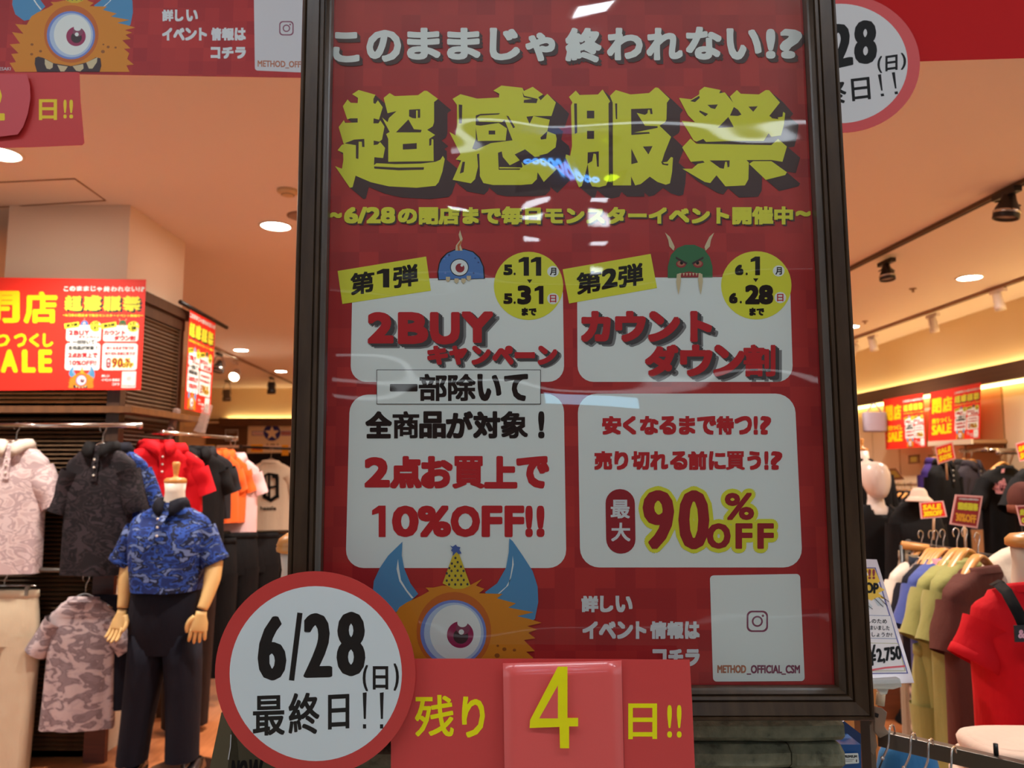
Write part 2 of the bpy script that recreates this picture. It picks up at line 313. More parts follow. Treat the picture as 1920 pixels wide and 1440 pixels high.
def draw_mini_monsters(P, ly):
    k3 = lambda pts: [(600 + x / 4, 360 + y / 4) for x, y in pts]
    P.poly(k3([(885,660),(880,600),(890,540),(905,500),(950,455),(1010,430),(1080,425),(1150,445),(1200,490),(1230,560),(1238,650)]), P_BLACK, ly)
    P.poly(k3([(892,656),(888,600),(898,540),(915,505),(955,462),(1010,438),(1080,432),(1145,452),(1192,495),(1222,560),(1228,648)]), P_FUR, ly + .5)
    P.poly(k3([(1015,440),(1020,400),(1050,360),(1040,320),(1050,285),(1060,320),(1070,350),(1055,400),(1070,440)]), P_HORN, ly + 1)
    P.poly(k3([(1035,440),(1030,400),(1060,360),(1062,380),(1045,410),(1050,440)]), P_OR2, ly + 1.5)
    P.ell(861.5, 501.5, 17.5, 16.5, P_BLACK, ly + 1, 28); P.ell(861.5, 501.5, 16, 15, P_WHITE, ly + 1.5, 28); P.ell(862.5, 502.5, 8.5, 8.5, P_MAROON, ly + 2, 20); P.ell(866, 497.5, 2.6, 2.6, P_WHITE, ly + 2.5, 12)
    for x, y in ((840,523),(856,526),(869,526),(879,521)): P.poly([(x-4, y-4), (x+4, y-4), (x+4, y+2), (x, y+6), (x-4, y+2)], P_HORN, ly + 3)
    for x, y in ((833,485),(838,480),(891,484),(897,492),(835,512),(888,512),(842,478)): P.ell(x, y, 1.8, 1.8, P_EYEB if x < 840 else mat('print_spot_blue', (34, 70, 130)), ly + 2, 8)
    P.poly([(1252,521),(1252,500),(1258,478),(1270,465),(1285,459),(1302,459),(1320,467),(1331,482),(1336,500),(1336,520)], P_GREEN, ly)
    for sx in (-1, 1):
        X = lambda d: 1293 + sx * d
        P.poly([(X(30),470),(X(38),462),(X(40),450),(X(46),436),(X(37),444),(X(31),456),(X(28),463)], P_HORN, ly + 1)
        P.ell(X(16), 495, 9.5, 7, P_MAROON, ly + 1, 16); P.ell(X(16), 494, 7, 5, P_TAN, ly + 1.3, 16); P.ell(X(15), 493, 3, 3.2, P_BLACK, ly + 2, 12)
        P.poly([(X(4),493),(X(26),481),(X(26),485),(X(6),496)], P_PUPIL, ly + 2.4)
        P.poly([(X(17),512),(X(24),514),(X(25),528),(X(23),542),(X(21),553),(X(18),540),(X(16),525)], P_HORN, ly + 3)
    P.poly([(1270,514),(1292,509),(1316,514),(1316,520),(1270,520)], P_MAROON, ly + 1.5)
    for x in range(1274, 1314, 6): P.poly([(x, 512), (x + 4, 512), (x + 2, 518)], P_HORN, ly + 2)
def draw_logo(P, cx, cy, r, m, bg, ly):
    q = lambda a: [(cx - a, cy - a), (cx + a, cy - a), (cx + a, cy + a), (cx - a, cy + a)]
    P.rrect(q(r), r * .5, m, ly); P.rrect(q(r * .84), r * .42, bg, ly + .5); P.ell(cx, cy, r * .52, r * .52, m, ly + 1, 28); P.ell(cx, cy, r * .36, r * .36, bg, ly + 1.5, 28)
    P.ell(cx + r * .52, cy - r * .52, r * .12, r * .12, m, ly + 1, 12)
SH = (6, 6)
def draw_headline(P, s=1):
    b = [(624,674,60,117),(687,752,56,116),(763,826,52,112),(838,901,52,112),(918,975,52,113),(985,1041,61,115),(1060,1128,52,117),(1138,1205,52,113),(1212,1280,52,113),(1286,1353,50,112),(1362,1428,53,112),(1436,1454,54,110),(1462,1504,54,110)]
    P.chars('このままじゃ終われない!?', b, 0, 0, P_WHITE, 8, bold=3.1, sh=(6, 7, P_SHADOW, 3) if s else None)
def draw_title(P, s=1):
    for k in range(8 if s else 2):
        t = (k + 1) / (8 if s else 2)
        for j, q in enumerate(TITLE_Y): P.poly([(x + 25 * t, y + 21 * t) for x, y in q], P_SHADOW, 3 + .02 * (k * 9 + j))
    for j, q in enumerate(TITLE_Y): P.poly(q, P_YEL, 6 + .03 * j)
    if s:
        for q in TITLE_H: P.poly(q, P_SHADOW, 7)
        for q in TITLE_F: P.poly(q, P_YEL, 7.5)
        for q in TITLE_FH: P.poly(q, P_SHADOW, 8)
def draw_subtitle(P, s=1):
    k = dict(bold=1.9 if s else 1, sh=(3, 3, P_SHADOW, 1) if s else None)
    P.text('6/28', 645, 388, 741, 419, P_YEL, 8, **k); P.text('の閉店まで毎日モンスターイベント開催中', 746, 387, 1487, 421, P_YEL, 8, **k)
    P.text('~', 619, 398, 641, 409, P_YEL, 8, bold=1.5); P.text('~', 1492, 395, 1520, 406, P_YEL, 8, bold=1.5)
def draw_panels(P):
    P.rrect([(661,523),(1055,520),(1058,716),(657,716)], 30, P_WHITE, 2); P.rrect([(1082,521),(1481,519),(1487,716),(1083,716)], 30, P_WHITE, 2)
    P.rrect([(656,740),(1057,738),(1062,1065),(648,1065)], 34, P_WHITE, 2); P.rrect([(1083,738),(1490,738),(1505,1064),(1088,1064)], 36, P_WHITE, 2)
def draw_badges(P, s=1):
    P.poly([(633,508),(799,481),(808,545),(642,570)], P_YEL, 4); P.poly([(1055,505),(1220,476),(1232,540),(1067,569)], P_YEL, 4)
    for bx in ([('第',657,702,513,554),('1',706,730,507,542),('弾',737,784,500,541)], [('第',1081,1128,512,553),('2',1128,1158,506,543),('弾',1159,1206,498,540)]):
        for c, a, b, y0, y1 in bx: P.text(c, a, y0, b, y1, P_BLACK, 5, bold=2.2, rise=-6)
    P.ell(991, 536, 65, 64, P_YEL, 4); P.ell(1418, 535, 66, 64, P_YEL, 4)
    for x, y in ((1037,509),(1037,560),(1460,508),(1463,558)): P.ell(x, y, 11, 10.5, P_WHITE, 5, 20)
    for t, a, b, y0, y1, bo in (('5',944,961,496,516,1.6),('.',963,967,511,516,0),('11',972,1018,482,517,2.6),('5',944,961,550,570,1.6),('.',963,967,565,570,0),('3',970,996,535,571,2.6),('1',1002,1019,536,570,2.6),('まで',978,1006,577,592,1),
                           ('6',1378,1394,496,516,1.6),('.',1398,1402,511,516,0),('1',1407,1425,481,516,2.8),('6',1367,1383,549,569,1.6),('.',1387,1391,564,569,0),('28',1397,1450,534,571,2.8),('まで',1405,1433,577,592,1)):
        P.text(t, a, y0, b, y1, P_BLACK, 5.5, bold=bo)
    for t, x, y, m in (('月',1037,509,P_BLACK),('日',1037,560,P_SUN),('月',1460,508,P_BLACK),('日',1463,558,P_SUN)): P.text(t, x - 6, y - 7, x + 6, y + 7, m, 6, bold=.4)
    for x, y in ((993,524),(1417,522)): P.poly([(x - 5, y), (x + 5, y), (x, y + 7)], P_BLACK, 5.5)
def draw_campaigns(P, s=1):
    sh = dict(bold=2.6, sh=(7, 6, P_DGREY, 3)) if s else dict(bold=2)
    if s:
        g = dict(bold=3)
        for c, a, b, y0, y1 in (('2',689,738,585,644),('B',746,803,585,645),('U',806,862,585,646),('Y',865,925,584,643)): P.text(c, a + 12, y0 + 9, b + 12, y1 + 9, P_GREY, 3, **g)
        for t_, bx_, y0, y1, o_ in (('キャンペーン', [(801,840),(842,876),(884,920),(923,963),(965,1003,660,672),(1008,1045)], 648, 684, 8), ('カウント', [(1089,1145),(1153,1211),(1215,1275),(1294,1335)], 583, 641, 12), ('ダウン割', [(1209,1272),(1275,1336),(1337,1396),(1394,1454)], 646, 706, 12)):
            P.chars(t_, [(q[0] + o_, q[1] + o_) + tuple(v + o_ * .8 for v in q[2:]) for q in bx_], y0 + o_ * .8, y1 + o_ * .8, P_GREY, 3, **g)
    for c, a, b, y0, y1 in (('2',689,738,585,644),('B',746,803,585,645),('U',806,862,585,646),('Y',865,925,584,643)): P.text(c, a, y0, b, y1, P_LET, 7, **dict(sh, bold=4.2))
    P.chars('キャンペーン', [(801,840),(842,876),(884,920),(923,963),(965,1003,660,672),(1008,1045)], 648, 684, P_LET, 7, **dict(sh, sh=(5, 5, P_DGREY, 2) if s else None))
    P.chars('カウント', [(1089,1145),(1153,1211),(1215,1275),(1294,1335)], 583, 641, P_LET, 7, **dict(sh, bold=4))
    P.chars('ダウン割', [(1209,1272),(1275,1336),(1337,1396),(1394,1454)], 646, 706, P_LET, 7, **dict(sh, bold=3.6))
def draw_offer(P, s=1):
    P.rrect([(706,693),(1014,693),(1014,758),(706,758)], 1, P_BLACK, 9); P.rrect([(707,694),(1013,694),(1013,757),(707,757)], 1, P_WHITE, 9.5)
    P.chars('一部除いて', [(731,783,720,734),(785,838),(840,892),(895,940),(945,990)], 701, 752, P_BLACK, 11, bold=2.6)
    P.chars('全商品が対象!', [(685,735),(736,786),(786,836),(836,887),(887,938),(938,990),(1009,1021)], 771, 822, P_BLACK, 5, bold=2.5)
    P.chars('2点お買上で', [(683,731,857,914),(731,791),(789,849),(848,909),(908,970),(968,1030)], 855, 916, P_LET, 5, bold=3.8)
    P.chars('10%OFF!!', [(697,723),(735,785),(783,846),(845,900),(903,942),(946,983),(985,999),(1006,1021)], 948, 1007, P_LET, 5, bold=3.6)
    P.chars('安くなるまで待つ!?', [(1129,1165),(1168,1193),(1200,1235),(1236,1268),(1273,1304),(1307,1343),(1343,1376),(1377,1410),(1413,1421),(1425,1446)], 780, 815, P_LET, 5, bold=1.9)
    P.chars('売り切れる前に買う!?', [(1114,1148),(1152,1178),(1184,1218),(1219,1253),(1256,1289),(1290,1326),(1329,1361),(1361,1397),(1401,1427),(1433,1441),(1445,1467)], 846, 881, P_LET, 5, bold=1.9)
    P.rrect([(1135,917),(1190,917),(1192,1038),(1137,1038)], 27, P_MAROON, 5); P.text('最', 1145, 937, 1181, 972, P_CARD, 6, bold=.9); P.text('大', 1146, 980, 1182, 1015, P_CARD, 6, bold=.9)
    big = (('9',1205,1264,919,1030,5),('0',1272,1330,919,1030,5),('%',1359,1414,924,975,2),('O',1325,1370,981,1029,3.2),('F',1379,1411,981,1029,2.6),('F',1420,1451,981,1029,2.6))
    for c, a, b, y0, y1, bo in big: P.text(c, a - 8, y0 - 8, b + 8, y1 + 8, P_YEL, 5, bold=bo + 8, n=20)
    for c, a, b, y0, y1, bo in big: P.text(c, a, y0, b, y1, P_MAROON, 7, bold=2.2, bx=bo)
def draw_info(P, s=1):
    P.chars('詳しい', [(1090,1122),(1125,1150),(1154,1186)], 1117, 1148, P_CARD, 5, bold=1.8)
    P.chars('イベント情報は', [(1092,1121),(1123,1155),(1157,1187),(1192,1212),(1219,1250),(1251,1282),(1284,1312)], 1165, 1198, P_CARD, 5, bold=1.8)
    P.chars('コチラ', [(1223,1250),(1253,1281),(1285,1312)], 1217, 1249, P_CARD, 5, bold=2.2)
    P.rrect([(1331,1079),(1500,1076),(1509,1277),(1337,1278)], 7, P_WHITE, 4); draw_logo(P, 1420, 1165, 20, P_VIOLET, P_WHITE, 5)
    P.text('METHOD', 1345, 1247, 1399, 1262, P_TAN, 6, bold=.6, rise=0); P.text('_OFFICIAL_CSM', 1400, 1247, 1500, 1265, P_VIOLET, 6, bold=.6)
def sheet_map(M2, q, x0=0, x1=1, y0=0, y1=1):   # poster pixels -> a smaller copy hanging elsewhere
    def M(px, py, layer=0):
        v = (py + 30) / 1325; u = (px - (625 - .0194 * py)) / (882 + .0668 * py); u = min(max(u, 0), 1)
        u = x0 + (x1 - x0) * u; v = y0 + (y1 - y0) * v
        a = Vector(q[0]).lerp(Vector(q[1]), u); b = Vector(q[3]).lerp(Vector(q[2]), u); p = a.lerp(b, v)
        return M2(p.x, p.y, layer)
    return M
def draw_mini(P):
    P.q = 4; P.res = 2
    draw_headline(P, 0); draw_title(P, 0); draw_subtitle(P, 0); draw_panels(P); draw_badges(P, 0); draw_mini_monsters(P, 6); draw_campaigns(P, 0); draw_offer(P, 0); draw_info(P, 0); draw_big_monster(P, 3)
# ================================================================== lights of the mall corridor and the shop
CZ = 2.95; RX = 4.4; BY = 14.3
EM = {}
def emat(name, c, k): return mat(name, c, .5, emit=k)
E_DOWN = emat('lamp_warm', (255, 238, 220), 30); E_CORR = emat('lamp_corridor', (236, 246, 255), 6.2)
E_COVE = emat('lamp_cove', (255, 222, 160), 9)
M_TRIMW = mat('white_lamp_ring', (225, 215, 200), .4)
def downlight(x, y, z, r, label, group, em=None, name='ceiling_light'):
    t = empty(name, (x, y, z), label, 'lamp', group)
    MB().lathe((x, y, z), [(r * 1.18, 0), (r * 1.18, -.006), (r, -.008), (r, -.002)], M_TRIMW, 28, (False, False)).build('trim_ring', t)
    MB().lathe((x, y, z), [(.001, -.004), (r, -.004)], em or E_DOWN, 28, (False, False)).build('diffuser', t)
    ld = bpy.data.lights.new('lamp', 'SPOT'); ld.energy = 124; ld.color = (1, .9, .8); ld.spot_size = math.radians(128); ld.spot_blend = .9; ld.shadow_soft_size = .07
    lo_ = bpy.data.objects.new('lamp', ld); COL.objects.link(lo_); lo_.parent = t; lo_.location = (0, 0, -.012)
    return t
DL = [(517, 423, 'round ceiling downlight glowing beside the smoke detector, left of the poster frame'), (452, 656, 'round ceiling downlight above the hanging white display, lower left of the frame'),
      (527, 696, 'small far ceiling downlight closest to the frame, above the star poster'), (1818, 520, 'bright round ceiling downlight right of the second black spotlight'),
      (1594, 612, 'ceiling downlight partly tucked behind the right edge of the sign frame'), (0, 287, 'ceiling downlight cut by the left picture edge below the red tag')]
for px, py, lb in DL:
    p = atz(px, py, CZ); downlight(p.x, p.y, CZ, .085, lb, 'ceiling downlights')
for x, y in ((-.6, 3.2), (1.2, 3.2), (3.2, 3.4), (-.6, 5.6), (1.3, 5.6), (-.4, 8.2), (1.4, 8.2), (3.3, 10.6), (-2.6, 12.3), (-4.4, 6), (-4.2, 3.4)):  # unseen downlights filling out the ceiling grid, added for their light
    downlight(x, y, CZ, .085, 'unseen round ceiling downlight added to light the shop', 'ceiling downlights')
YPS = 1.134
def panel(x, y, w_, d_, label, em):
    t = empty('ceiling_panel_light', (x, y, 3.3), label, 'lamp', 'corridor panel lights')
    MB().box((x, y, 3.296), (w_ + .06, d_ + .06, .02), M_TRIMW).build('frame', t); MB().box((x, y, 3.284), (w_, d_, .006), em).build('diffuser', t)
for i in range(5): panel(-3.2 + 1.6 * i, .05, 1.0, .3, 'large unseen corridor ceiling panel added to light the poster from above', E_CORR)  # unseen panels added to light the poster, clear of the cover's reflections
for px, py, lb in ((1010, 362, 'in the left column, nearest the title'), (1012, 404, 'on the yellow date line, left'), (1003, 468, 'above the first round date badge'), (1130, 322, 'under the third title character'), (1132, 372, 'just above the yellow date line, right'), (1124, 412, 'on the yellow date line, right'), (1122, 466, 'between the two campaign panels'), (852, 394, 'above the blue monster'), (1115, 52, 'at the poster top over the headline')):
    p = atz(px, py, 3.284); panel(p.x, 2 * YPS - p.y, .13, .16, 'small ceiling light mirrored ' + lb, E_CORR)
p = atz(1180, 246, 3.284); panel(p.x, 2 * YPS - p.y, 1.9, .05, 'long thin corridor ceiling light mirrored across the title', emat('lamp_strip', (236, 246, 255), 2.2))

# ================================================================== setting
M_CEIL = mat('ceiling_paint', (230, 218, 206), .8, spec=.2); M_WALLY = mat('upper_wall_cream', (238, 216, 170), .8)
M_WALLB = mat('panel_beige', (214, 188, 152), .7); M_BROWN = wood('cornice_brown', (74, 46, 28), (92, 60, 38), .45, (1, .1, 6))
M_FLOOR = wood('floor_wood', (158, 92, 54), (182, 112, 68), .32, (8, 1, 1), 5, str_=.05)
M_DARKW = wood('dark_wood', (52, 32, 20), (74, 48, 30), .45, (8, 8, 1), 4)
def sbox(name, c, d, m, **k): return MB().box(c, d, m).build(name, kind='structure', **k)
sbox('floor', (-.6, 7.9, -.05), (11.5, 12.8, .1), M_FLOOR)
sbox('floor_corridor', (0, -1.7, -.05), (14, 6.5, .1), mat('corridor_floor', (170, 160, 148), .35))
sbox('ceiling', (-.6, 7.9, CZ + .05), (11.5, 12.8, .1), M_CEIL)
sbox('ceiling_corridor', (0, -1.75, 3.36), (14, 6.5, .1), mat('corridor_ceiling', (214, 214, 210), .8))
sbox('wall_right', (RX + .1, 7.9, 1.475), (.2, 12.8, 2.95), M_WALLY); sbox('wall_left', (-6.2, 7.9, 1.475), (.2, 12.8, 2.95), M_WALLB)
sbox('wall_back', (-.6, BY + .1, 1.475), (11.5, .2, 2.95), M_WALLY)
sbox('wall_corridor', (0, -5.1, 1.65), (14, .2, 3.3), mat('corridor_wall', (150, 96, 78), .7))
sbox('trim_1', (0, 1.6, 2.95), (12, .08, .8), mat('fascia_paint', (150, 120, 98), .7))
CT = atx(1590, 747, RX).z; CB = atx(1592, 768, RX).z
cn = empty('trim_2', (RX - .1, 7.5, CB), None, None); cn['kind'] = 'structure'
MB().box((RX - .13, 7.6, (CT + CB) / 2), (.06, 11.6, CT - CB), M_BROWN).build('cornice_board', cn)
MB().box((RX - .06, 7.6, CB + .02), (.1, 11.6, .02), M_BROWN).build('cornice_shelf', cn)
MB().box((RX - .03, 7.6, CT - .02), (.03, 11.4, .02), E_COVE).build('cove_strip', cn)
MB().box((RX - .07, 7.6, CB - .01), (.05, 11.4, .03), mat('lamp_under', (255, 220, 130), .5, emit=4)).build('under_strip', cn)
cb = empty('trim_3', (-.6, BY - .1, CB), None, None); cb['kind'] = 'structure'
MB().box((-.6, BY - .13, (CT + CB) / 2), (9.6, .06, CT - CB), M_BROWN).build('cornice_board', cb)
MB().box((-.6, BY - .06, CB + .02), (9.6, .1, .02), M_BROWN).build('cornice_shelf', cb)
MB().box((-.6, BY - .03, CT - .02), (9.4, .03, .02), E_COVE).build('cove_strip', cb)
# right wall bays: beige panels set apart by recessed joints
rb = empty('wall_panelling_right', (RX, 7, 0), None, None); rb['kind'] = 'structure'
for k, (a, b_) in enumerate([(1600, 1640), (1640, 1690), (1690, 1762), (1762, 1815), (1815, 1890), (1890, 2010)]):
    y1, y0 = atx(a, 880, RX - .02).y, atx(b_, 880, RX - .02).y
    MB().box((RX - .02, (y0 + y1) / 2, CB / 2), (.02, y1 - y0 - .03, CB), M_WALLB if k not in (4,) else mat('panel_tan', (176, 132, 88), .6)).build('panel', rb)
bb = empty('wall_panelling_back', (-2, BY, 0), None, None); bb['kind'] = 'structure'
for k in range(8):
    x = -5.6 + k * 1.15
    MB().box((x, BY - .02, CB / 2), (1.1, .02, CB), M_DARKW if k % 3 else M_WALLB).build('panel', bb)

# ================================================================== the sign: frame, print, cover
M_FRAME = wood('frame_brown', (50, 34, 20), (68, 50, 33), .35, (14, 2, 2), 6, str_=.25)
bump(M_FRAME, (1, 1, 1), 120, .15, .0006)
YP = 1.14
lo = lambda y: 578 - .0259 * y
ro = lambda y: 1550 + .0539 * y
OUT = [(lo(-80), -80), (ro(-80), -80), (1622, 1338), (543, 1340)]; INN = [(625.6, -30), (1505.6, -30), (1568, 1286), (600, 1287)]
sign = empty('poster_frame', (at(1080, 1340, YP).x, YP, at(1080, 1340, YP).z), 'large dark brown wooden frame holding a red and yellow closing sale poster', 'sign')
PROF = [(0, -.006), (0, .030), (.05, .034), (.12, .034), (.15, .029), (.19, .031), (.60, .025), (.62, .020), (.66, .020), (.68, .024), (.78, .022), (.80, .017), (.84, .017), (.86, .020), (.95, .014), (1, .010), (1, -.006)]
for i in range(4):
    a, b = i, (i + 1) % 4; rows = []
    for t, d in PROF:
        rows.append([at(*(Vector(OUT[c]).lerp(Vector(INN[c]), t)), YP - .008) - Vector((0, d, 0)) for c in (a, b)])
    m = MB(); m.loft([[r[0] for r in rows], [r[1] for r in rows]], M_FRAME, (True, True), smooth=False); m.build('frame_rail', sign)
MB().hull([at(x, y, YP + .002) for x, y in INN], [at(x, y, YP + .002) + Vector((0, .012, 0)) for x, y in INN], M_DARKW).build('backing_board', sign)
MM = ymap(YP)
P = Print(MM); P.poly(INN, P_RED, 0); P.build('poster_sheet', sign, label='red poster sheet with a faint checker print')
P = Print(MM); draw_headline(P); P.build('headline_lettering', sign, label='white headline lettering')
P = Print(MM); draw_title(P); P.build('title_lettering', sign, label='large yellow title characters with dark shadow')
P = Print(MM); draw_subtitle(P); P.build('subtitle_lettering', sign, label='small yellow line of dates')
P = Print(MM); draw_panels(P); P.build('white_panels', sign, label='four rounded white panels')
P = Print(MM); draw_badges(P); P.build('date_badges', sign, label='yellow labels and round date badges')
P = Print(MM); draw_mini_monsters(P, 6); P.build('small_monster_drawings', sign, label='blue one-eyed and green tusked monster heads')
P = Print(MM); draw_campaigns(P); P.build('campaign_lettering', sign, label='red campaign names with grey shadow')
P = Print(MM); draw_offer(P); P.build('offer_lettering', sign, label='black and red offer text with 90 percent off')
P = Print(MM); draw_info(P); P.build('information_card', sign, label='white account card and white info text')
P = Print(MM); draw_big_monster(P, 9); P.build('large_monster_drawing', sign, label='orange furry one-eyed monster with blue horns')
# clear plastic cover, slightly wavy
def clear(name, ior=1.5, tint=(1, 1, 1), rough=.03, wav=0, fac=1.0, haze=0):
    m = bpy.data.materials.new(name); m.use_nodes = True; MATS[name] = m; nt = m.node_tree; nt.nodes.clear()
    out = N(m, 'ShaderNodeOutputMaterial'); tr = N(m, 'ShaderNodeBsdfTransparent'); gl = N(m, 'ShaderNodeBsdfGlossy'); mx = N(m, 'ShaderNodeMixShader')
    fr = N(m, 'ShaderNodeFresnel'); fr.inputs[0].default_value = ior; tr.inputs[0].default_value = (*tint, 1); gl.inputs['Roughness'].default_value = rough
    mu = N(m, 'ShaderNodeMath', operation='MULTIPLY'); mu.inputs[1].default_value = fac; L(m, fr.outputs[0], mu.inputs[0])
    L(m, mu.outputs[0], mx.inputs[0]); L(m, tr.outputs[0], mx.inputs[1]); L(m, gl.outputs[0], mx.inputs[2]); L(m, mx.outputs[0], out.inputs[0])
    if wav:
        tc = N(m, 'ShaderNodeTexCoord'); mp = N(m, 'ShaderNodeMapping'); mp.inputs['Scale'].default_value = (1.2, 1, 3)
        no = N(m, 'ShaderNodeTexNoise'); no.inputs['Scale'].default_value = 2.6; no.inputs['Detail'].default_value = 1
        bu = N(m, 'ShaderNodeBump'); bu.inputs['Strength'].default_value = 1; bu.inputs['Distance'].default_value = wav
        L(m, tc.outputs['Object'], mp.inputs[0]); L(m, mp.outputs[0], no.inputs['Vector']); L(m, no.outputs['Fac'], bu.inputs['Height'])
        L(m, bu.outputs[0], gl.inputs['Normal']); L(m, bu.outputs[0], fr.inputs['Normal'])
    return m
M_COVER = clear('clear_cover', 1.55, (.925, .935, .925), .02, wav=.0035, fac=1.5); M_ACR = clear('clear_acrylic', 1.5, (.95, .96, .97), .05, fac=1.3)
MB().add([at(x, y, YP - .006) for x, y in INN], [(0, 1, 2, 3)], M_COVER).build('cover_sheet', sign, label='clear wavy plastic cover with reflections')

# corridor shop opposite, seen only as reflections in the cover
def refl(px, py, Yv): p = at(px, py, Yv); return Vector((p.x, 2 * (YP - .006) - p.y, p.z))
a, b = refl(1015, 722, 6.2), refl(1200, 768, 6.2)
t = empty('lit_shop_sign', ((a.x + b.x) / 2, a.y, b.z), 'pale blue lit shop sign across the corridor seen as a reflection', 'sign')
MB().box(((a.x + b.x) / 2, a.y, (a.z + b.z) / 2), (abs(b.x - a.x), .06, abs(a.z - b.z)), mat('lamp_cyan', (150, 205, 235), .5, emit=3.2)).build('lit_panel', t)
MB().box(((a.x + b.x) / 2, a.y - .05, (a.z + b.z) / 2), (abs(b.x - a.x) + .04, .06, abs(a.z - b.z) + .04), M_DGREYM if 'M_DGREYM' in globals() else mat('dark_metal', (60, 60, 60), .4, 1)).build('casing', t)
a, b = refl(984, 297, 4.2), refl(1132, 320, 4.2)
t = empty('lit_shop_name', ((a.x + b.x) / 2, a.y, b.z), 'row of lit blue letters across the corridor seen as a reflection', 'sign')
for k in range(9):
    m = MB(); x = a.x + (b.x - a.x) * (k + .5) / 9
    m.lathe((x, a.y, (a.z + b.z) / 2), [(.012, -.008), (.023, -.008), (.023, .008), (.012, .008), (.012, -.008)], mat('lamp_blue', (90, 170, 255), .5, emit=9), 14, (False, False), axis=(0, 1, 0)); m.build('letter', t)
a, b = refl(640, 700, 6.2), refl(1560, 708, 6.2); t = empty('lit_shop_fascia', ((a.x + b.x) / 2, a.y - .03, b.z), 'long dim lit strip over the shop across the corridor, mirrored', 'lamp')
MB().box(((a.x + b.x) / 2, a.y - .03, (a.z + b.z) / 2), (abs(b.x - a.x), .03, abs(a.z - b.z)), mat('lamp_fascia', (230, 236, 240), .5, emit=.9)).build('tube', t)
hb0 = (refl(984, 297, 4.2) + refl(1165, 297, 4.2)) / 2; MB().box((hb0.x, hb0.y - .03, hb0.z - .03), (.62, .03, .14), mat('hanging_sign_black', (20, 20, 22), .4)).build('hanging_sign_board', None, 'black hanging sign board behind the lit blue letters, seen mirrored', 'sign', loc=(hb0.x, hb0.y, hb0.z))
a = refl(1153, 305, 4.2); t = MB().ball(a, (.04, .02, .034), mat('lamp_lime', (215, 255, 0), .5, emit=5)).build('lit_emblem', None, 'lime lit emblem across the corridor seen as a reflection', 'sign', loc=a)

# ================================================================== paper stuck across the frame's foot
M_LAM = lambda n, c: mat(n, c, .3, coat=.5)
def pasted(name, pts, M, th, m, dv=(0, 1, 0)):
    f = [M(x, y, 0) for x, y in pts]; g = [p + Vector(dv) * th for p in f]
    mb = MB(); mb.poly(f, m); mb.poly(g, m); n = len(f)
    mb.add(f + g, [(i, (i + 1) % n, n + (i + 1) % n, n + i) for i in range(n)], m)
    return mb
def ellpts(cx, cy, rx, ry, n=72): return [(cx + rx * math.cos(2 * math.pi * i / n), cy + ry * math.sin(2 * math.pi * i / n)) for i in range(n)]
C_RING = M_LAM('laminated_red', (208, 68, 64)); C_DISC = M_LAM('laminated_white', (222, 234, 236)); C_INK = mat('laminated_black', (24, 26, 26), .3, coat=.4)
C_LET = M_LAM('laminated_yellow', (255, 248, 0)); C_CARD = M_LAM('card_light_red', (242, 98, 94))
Y1 = 1.088
S1 = ymap(Y1 + .004)
sh = empty('countdown_strip', S1(1015, 1440), 'long red laminated strip with yellow writing under the number card', 'notice', 'countdown papers')
pasted('s', [(733, 1394), (720, 1240), (760, 1235), (1000, 1235), (1293, 1237), (1298, 1320), (1308, 1560), (733, 1560)], S1, .0006, M_LAM('strip_red', (220, 74, 72))).build('strip', sh)
P = Print(S1); P.text('残', 778, 1303, 851, 1381, C_LET, 2, bold=1.1); P.text('り', 866, 1306, 909, 1383, C_LET, 2, bold=1.6)
P.text('日', 1178, 1319, 1232, 1386, C_LET, 2, bold=1.3); P.text('!', 1251, 1322, 1260, 1383, C_LET, 2, bold=.8); P.text('!', 1269, 1322, 1278, 1383, C_LET, 2, bold=.8)
P.build('lettering', sh, label='yellow characters')
P = Print(S1); P.poly([(1164, 1240), (1166, 1240), (1174, 1560), (1172, 1560)], mat('seam_red', (170, 44, 46), .4), 1); P.build('seam', sh)
S2 = plane_map(S1(943, 1440) - Vector((0, .0045, 0)), Vector((.015, -1, .0)))
cd = empty('number_card', S2(1055, 1440), 'lighter red card with a big yellow 4, stuck over the strip', 'notice', 'countdown papers')
mb = MB(); rows = []
for j in range(13):
    v = j / 12; y = 1243 + v * 320; row = []
    for i in range(9):
        u = i / 8; x = (943 + 5 * v) + u * (222 + 3 * v); row.append(S2(x, y - 5 * u * (1 - v)) + Vector((0, -.004 * (1 - u) * (.4 + v) - .0015 * math.sin(3 * v + 2 * u), 0)))
    rows.append(row)
mb.loft(rows, C_CARD, closed=False); o = mb.build('card', cd); so = o.modifiers.new('s', 'SOLIDIFY'); so.thickness = .0006
S2b = plane_map(S2(943, 1440) - Vector((0, .0068, 0)), Vector((-.0135, -1, .0)))
P = Print(S2b); P.poly([(1046, 1250), (1064, 1250), (1064, 1346), (1084, 1346), (1084, 1362), (1067, 1362), (1067, 1403), (1050, 1403), (1049, 1363), (993, 1365), (994, 1350)], C_LET, 1)
P.poly([(1046, 1285), (1046, 1347), (1011, 1347)], C_CARD, 2); P.build('numeral', cd, label='yellow numeral 4')
S3 = ymap(Y1 - .008)
ds = empty('round_notice', S3(591, 1450), 'round white notice with red rim reading 6/28, overlapping the frame bottom left', 'notice', 'last day discs')
pasted('d', ellpts(591, 1263, 188, 192), S3, .0008, C_RING).build('rim', ds, label='red rim')
P = Print(S3); P.ell(592, 1263, 161.5, 164, C_DISC, 1, 72); P.build('white_disc', ds)
P = Print(S3)
for c, a, b_, y0, y1, bo, r in (('6',483,537,1156,1277,6,-2),('2',569,623,1150,1271,6,-1),('8',631,685,1147,1268,6,0)): P.text(c, a, y0, b_, y1, C_INK, 2, bold=3, bx=bo, rise=r, n=24)
P.line([(562, 1152), (547, 1273)], 10, C_INK, 2)
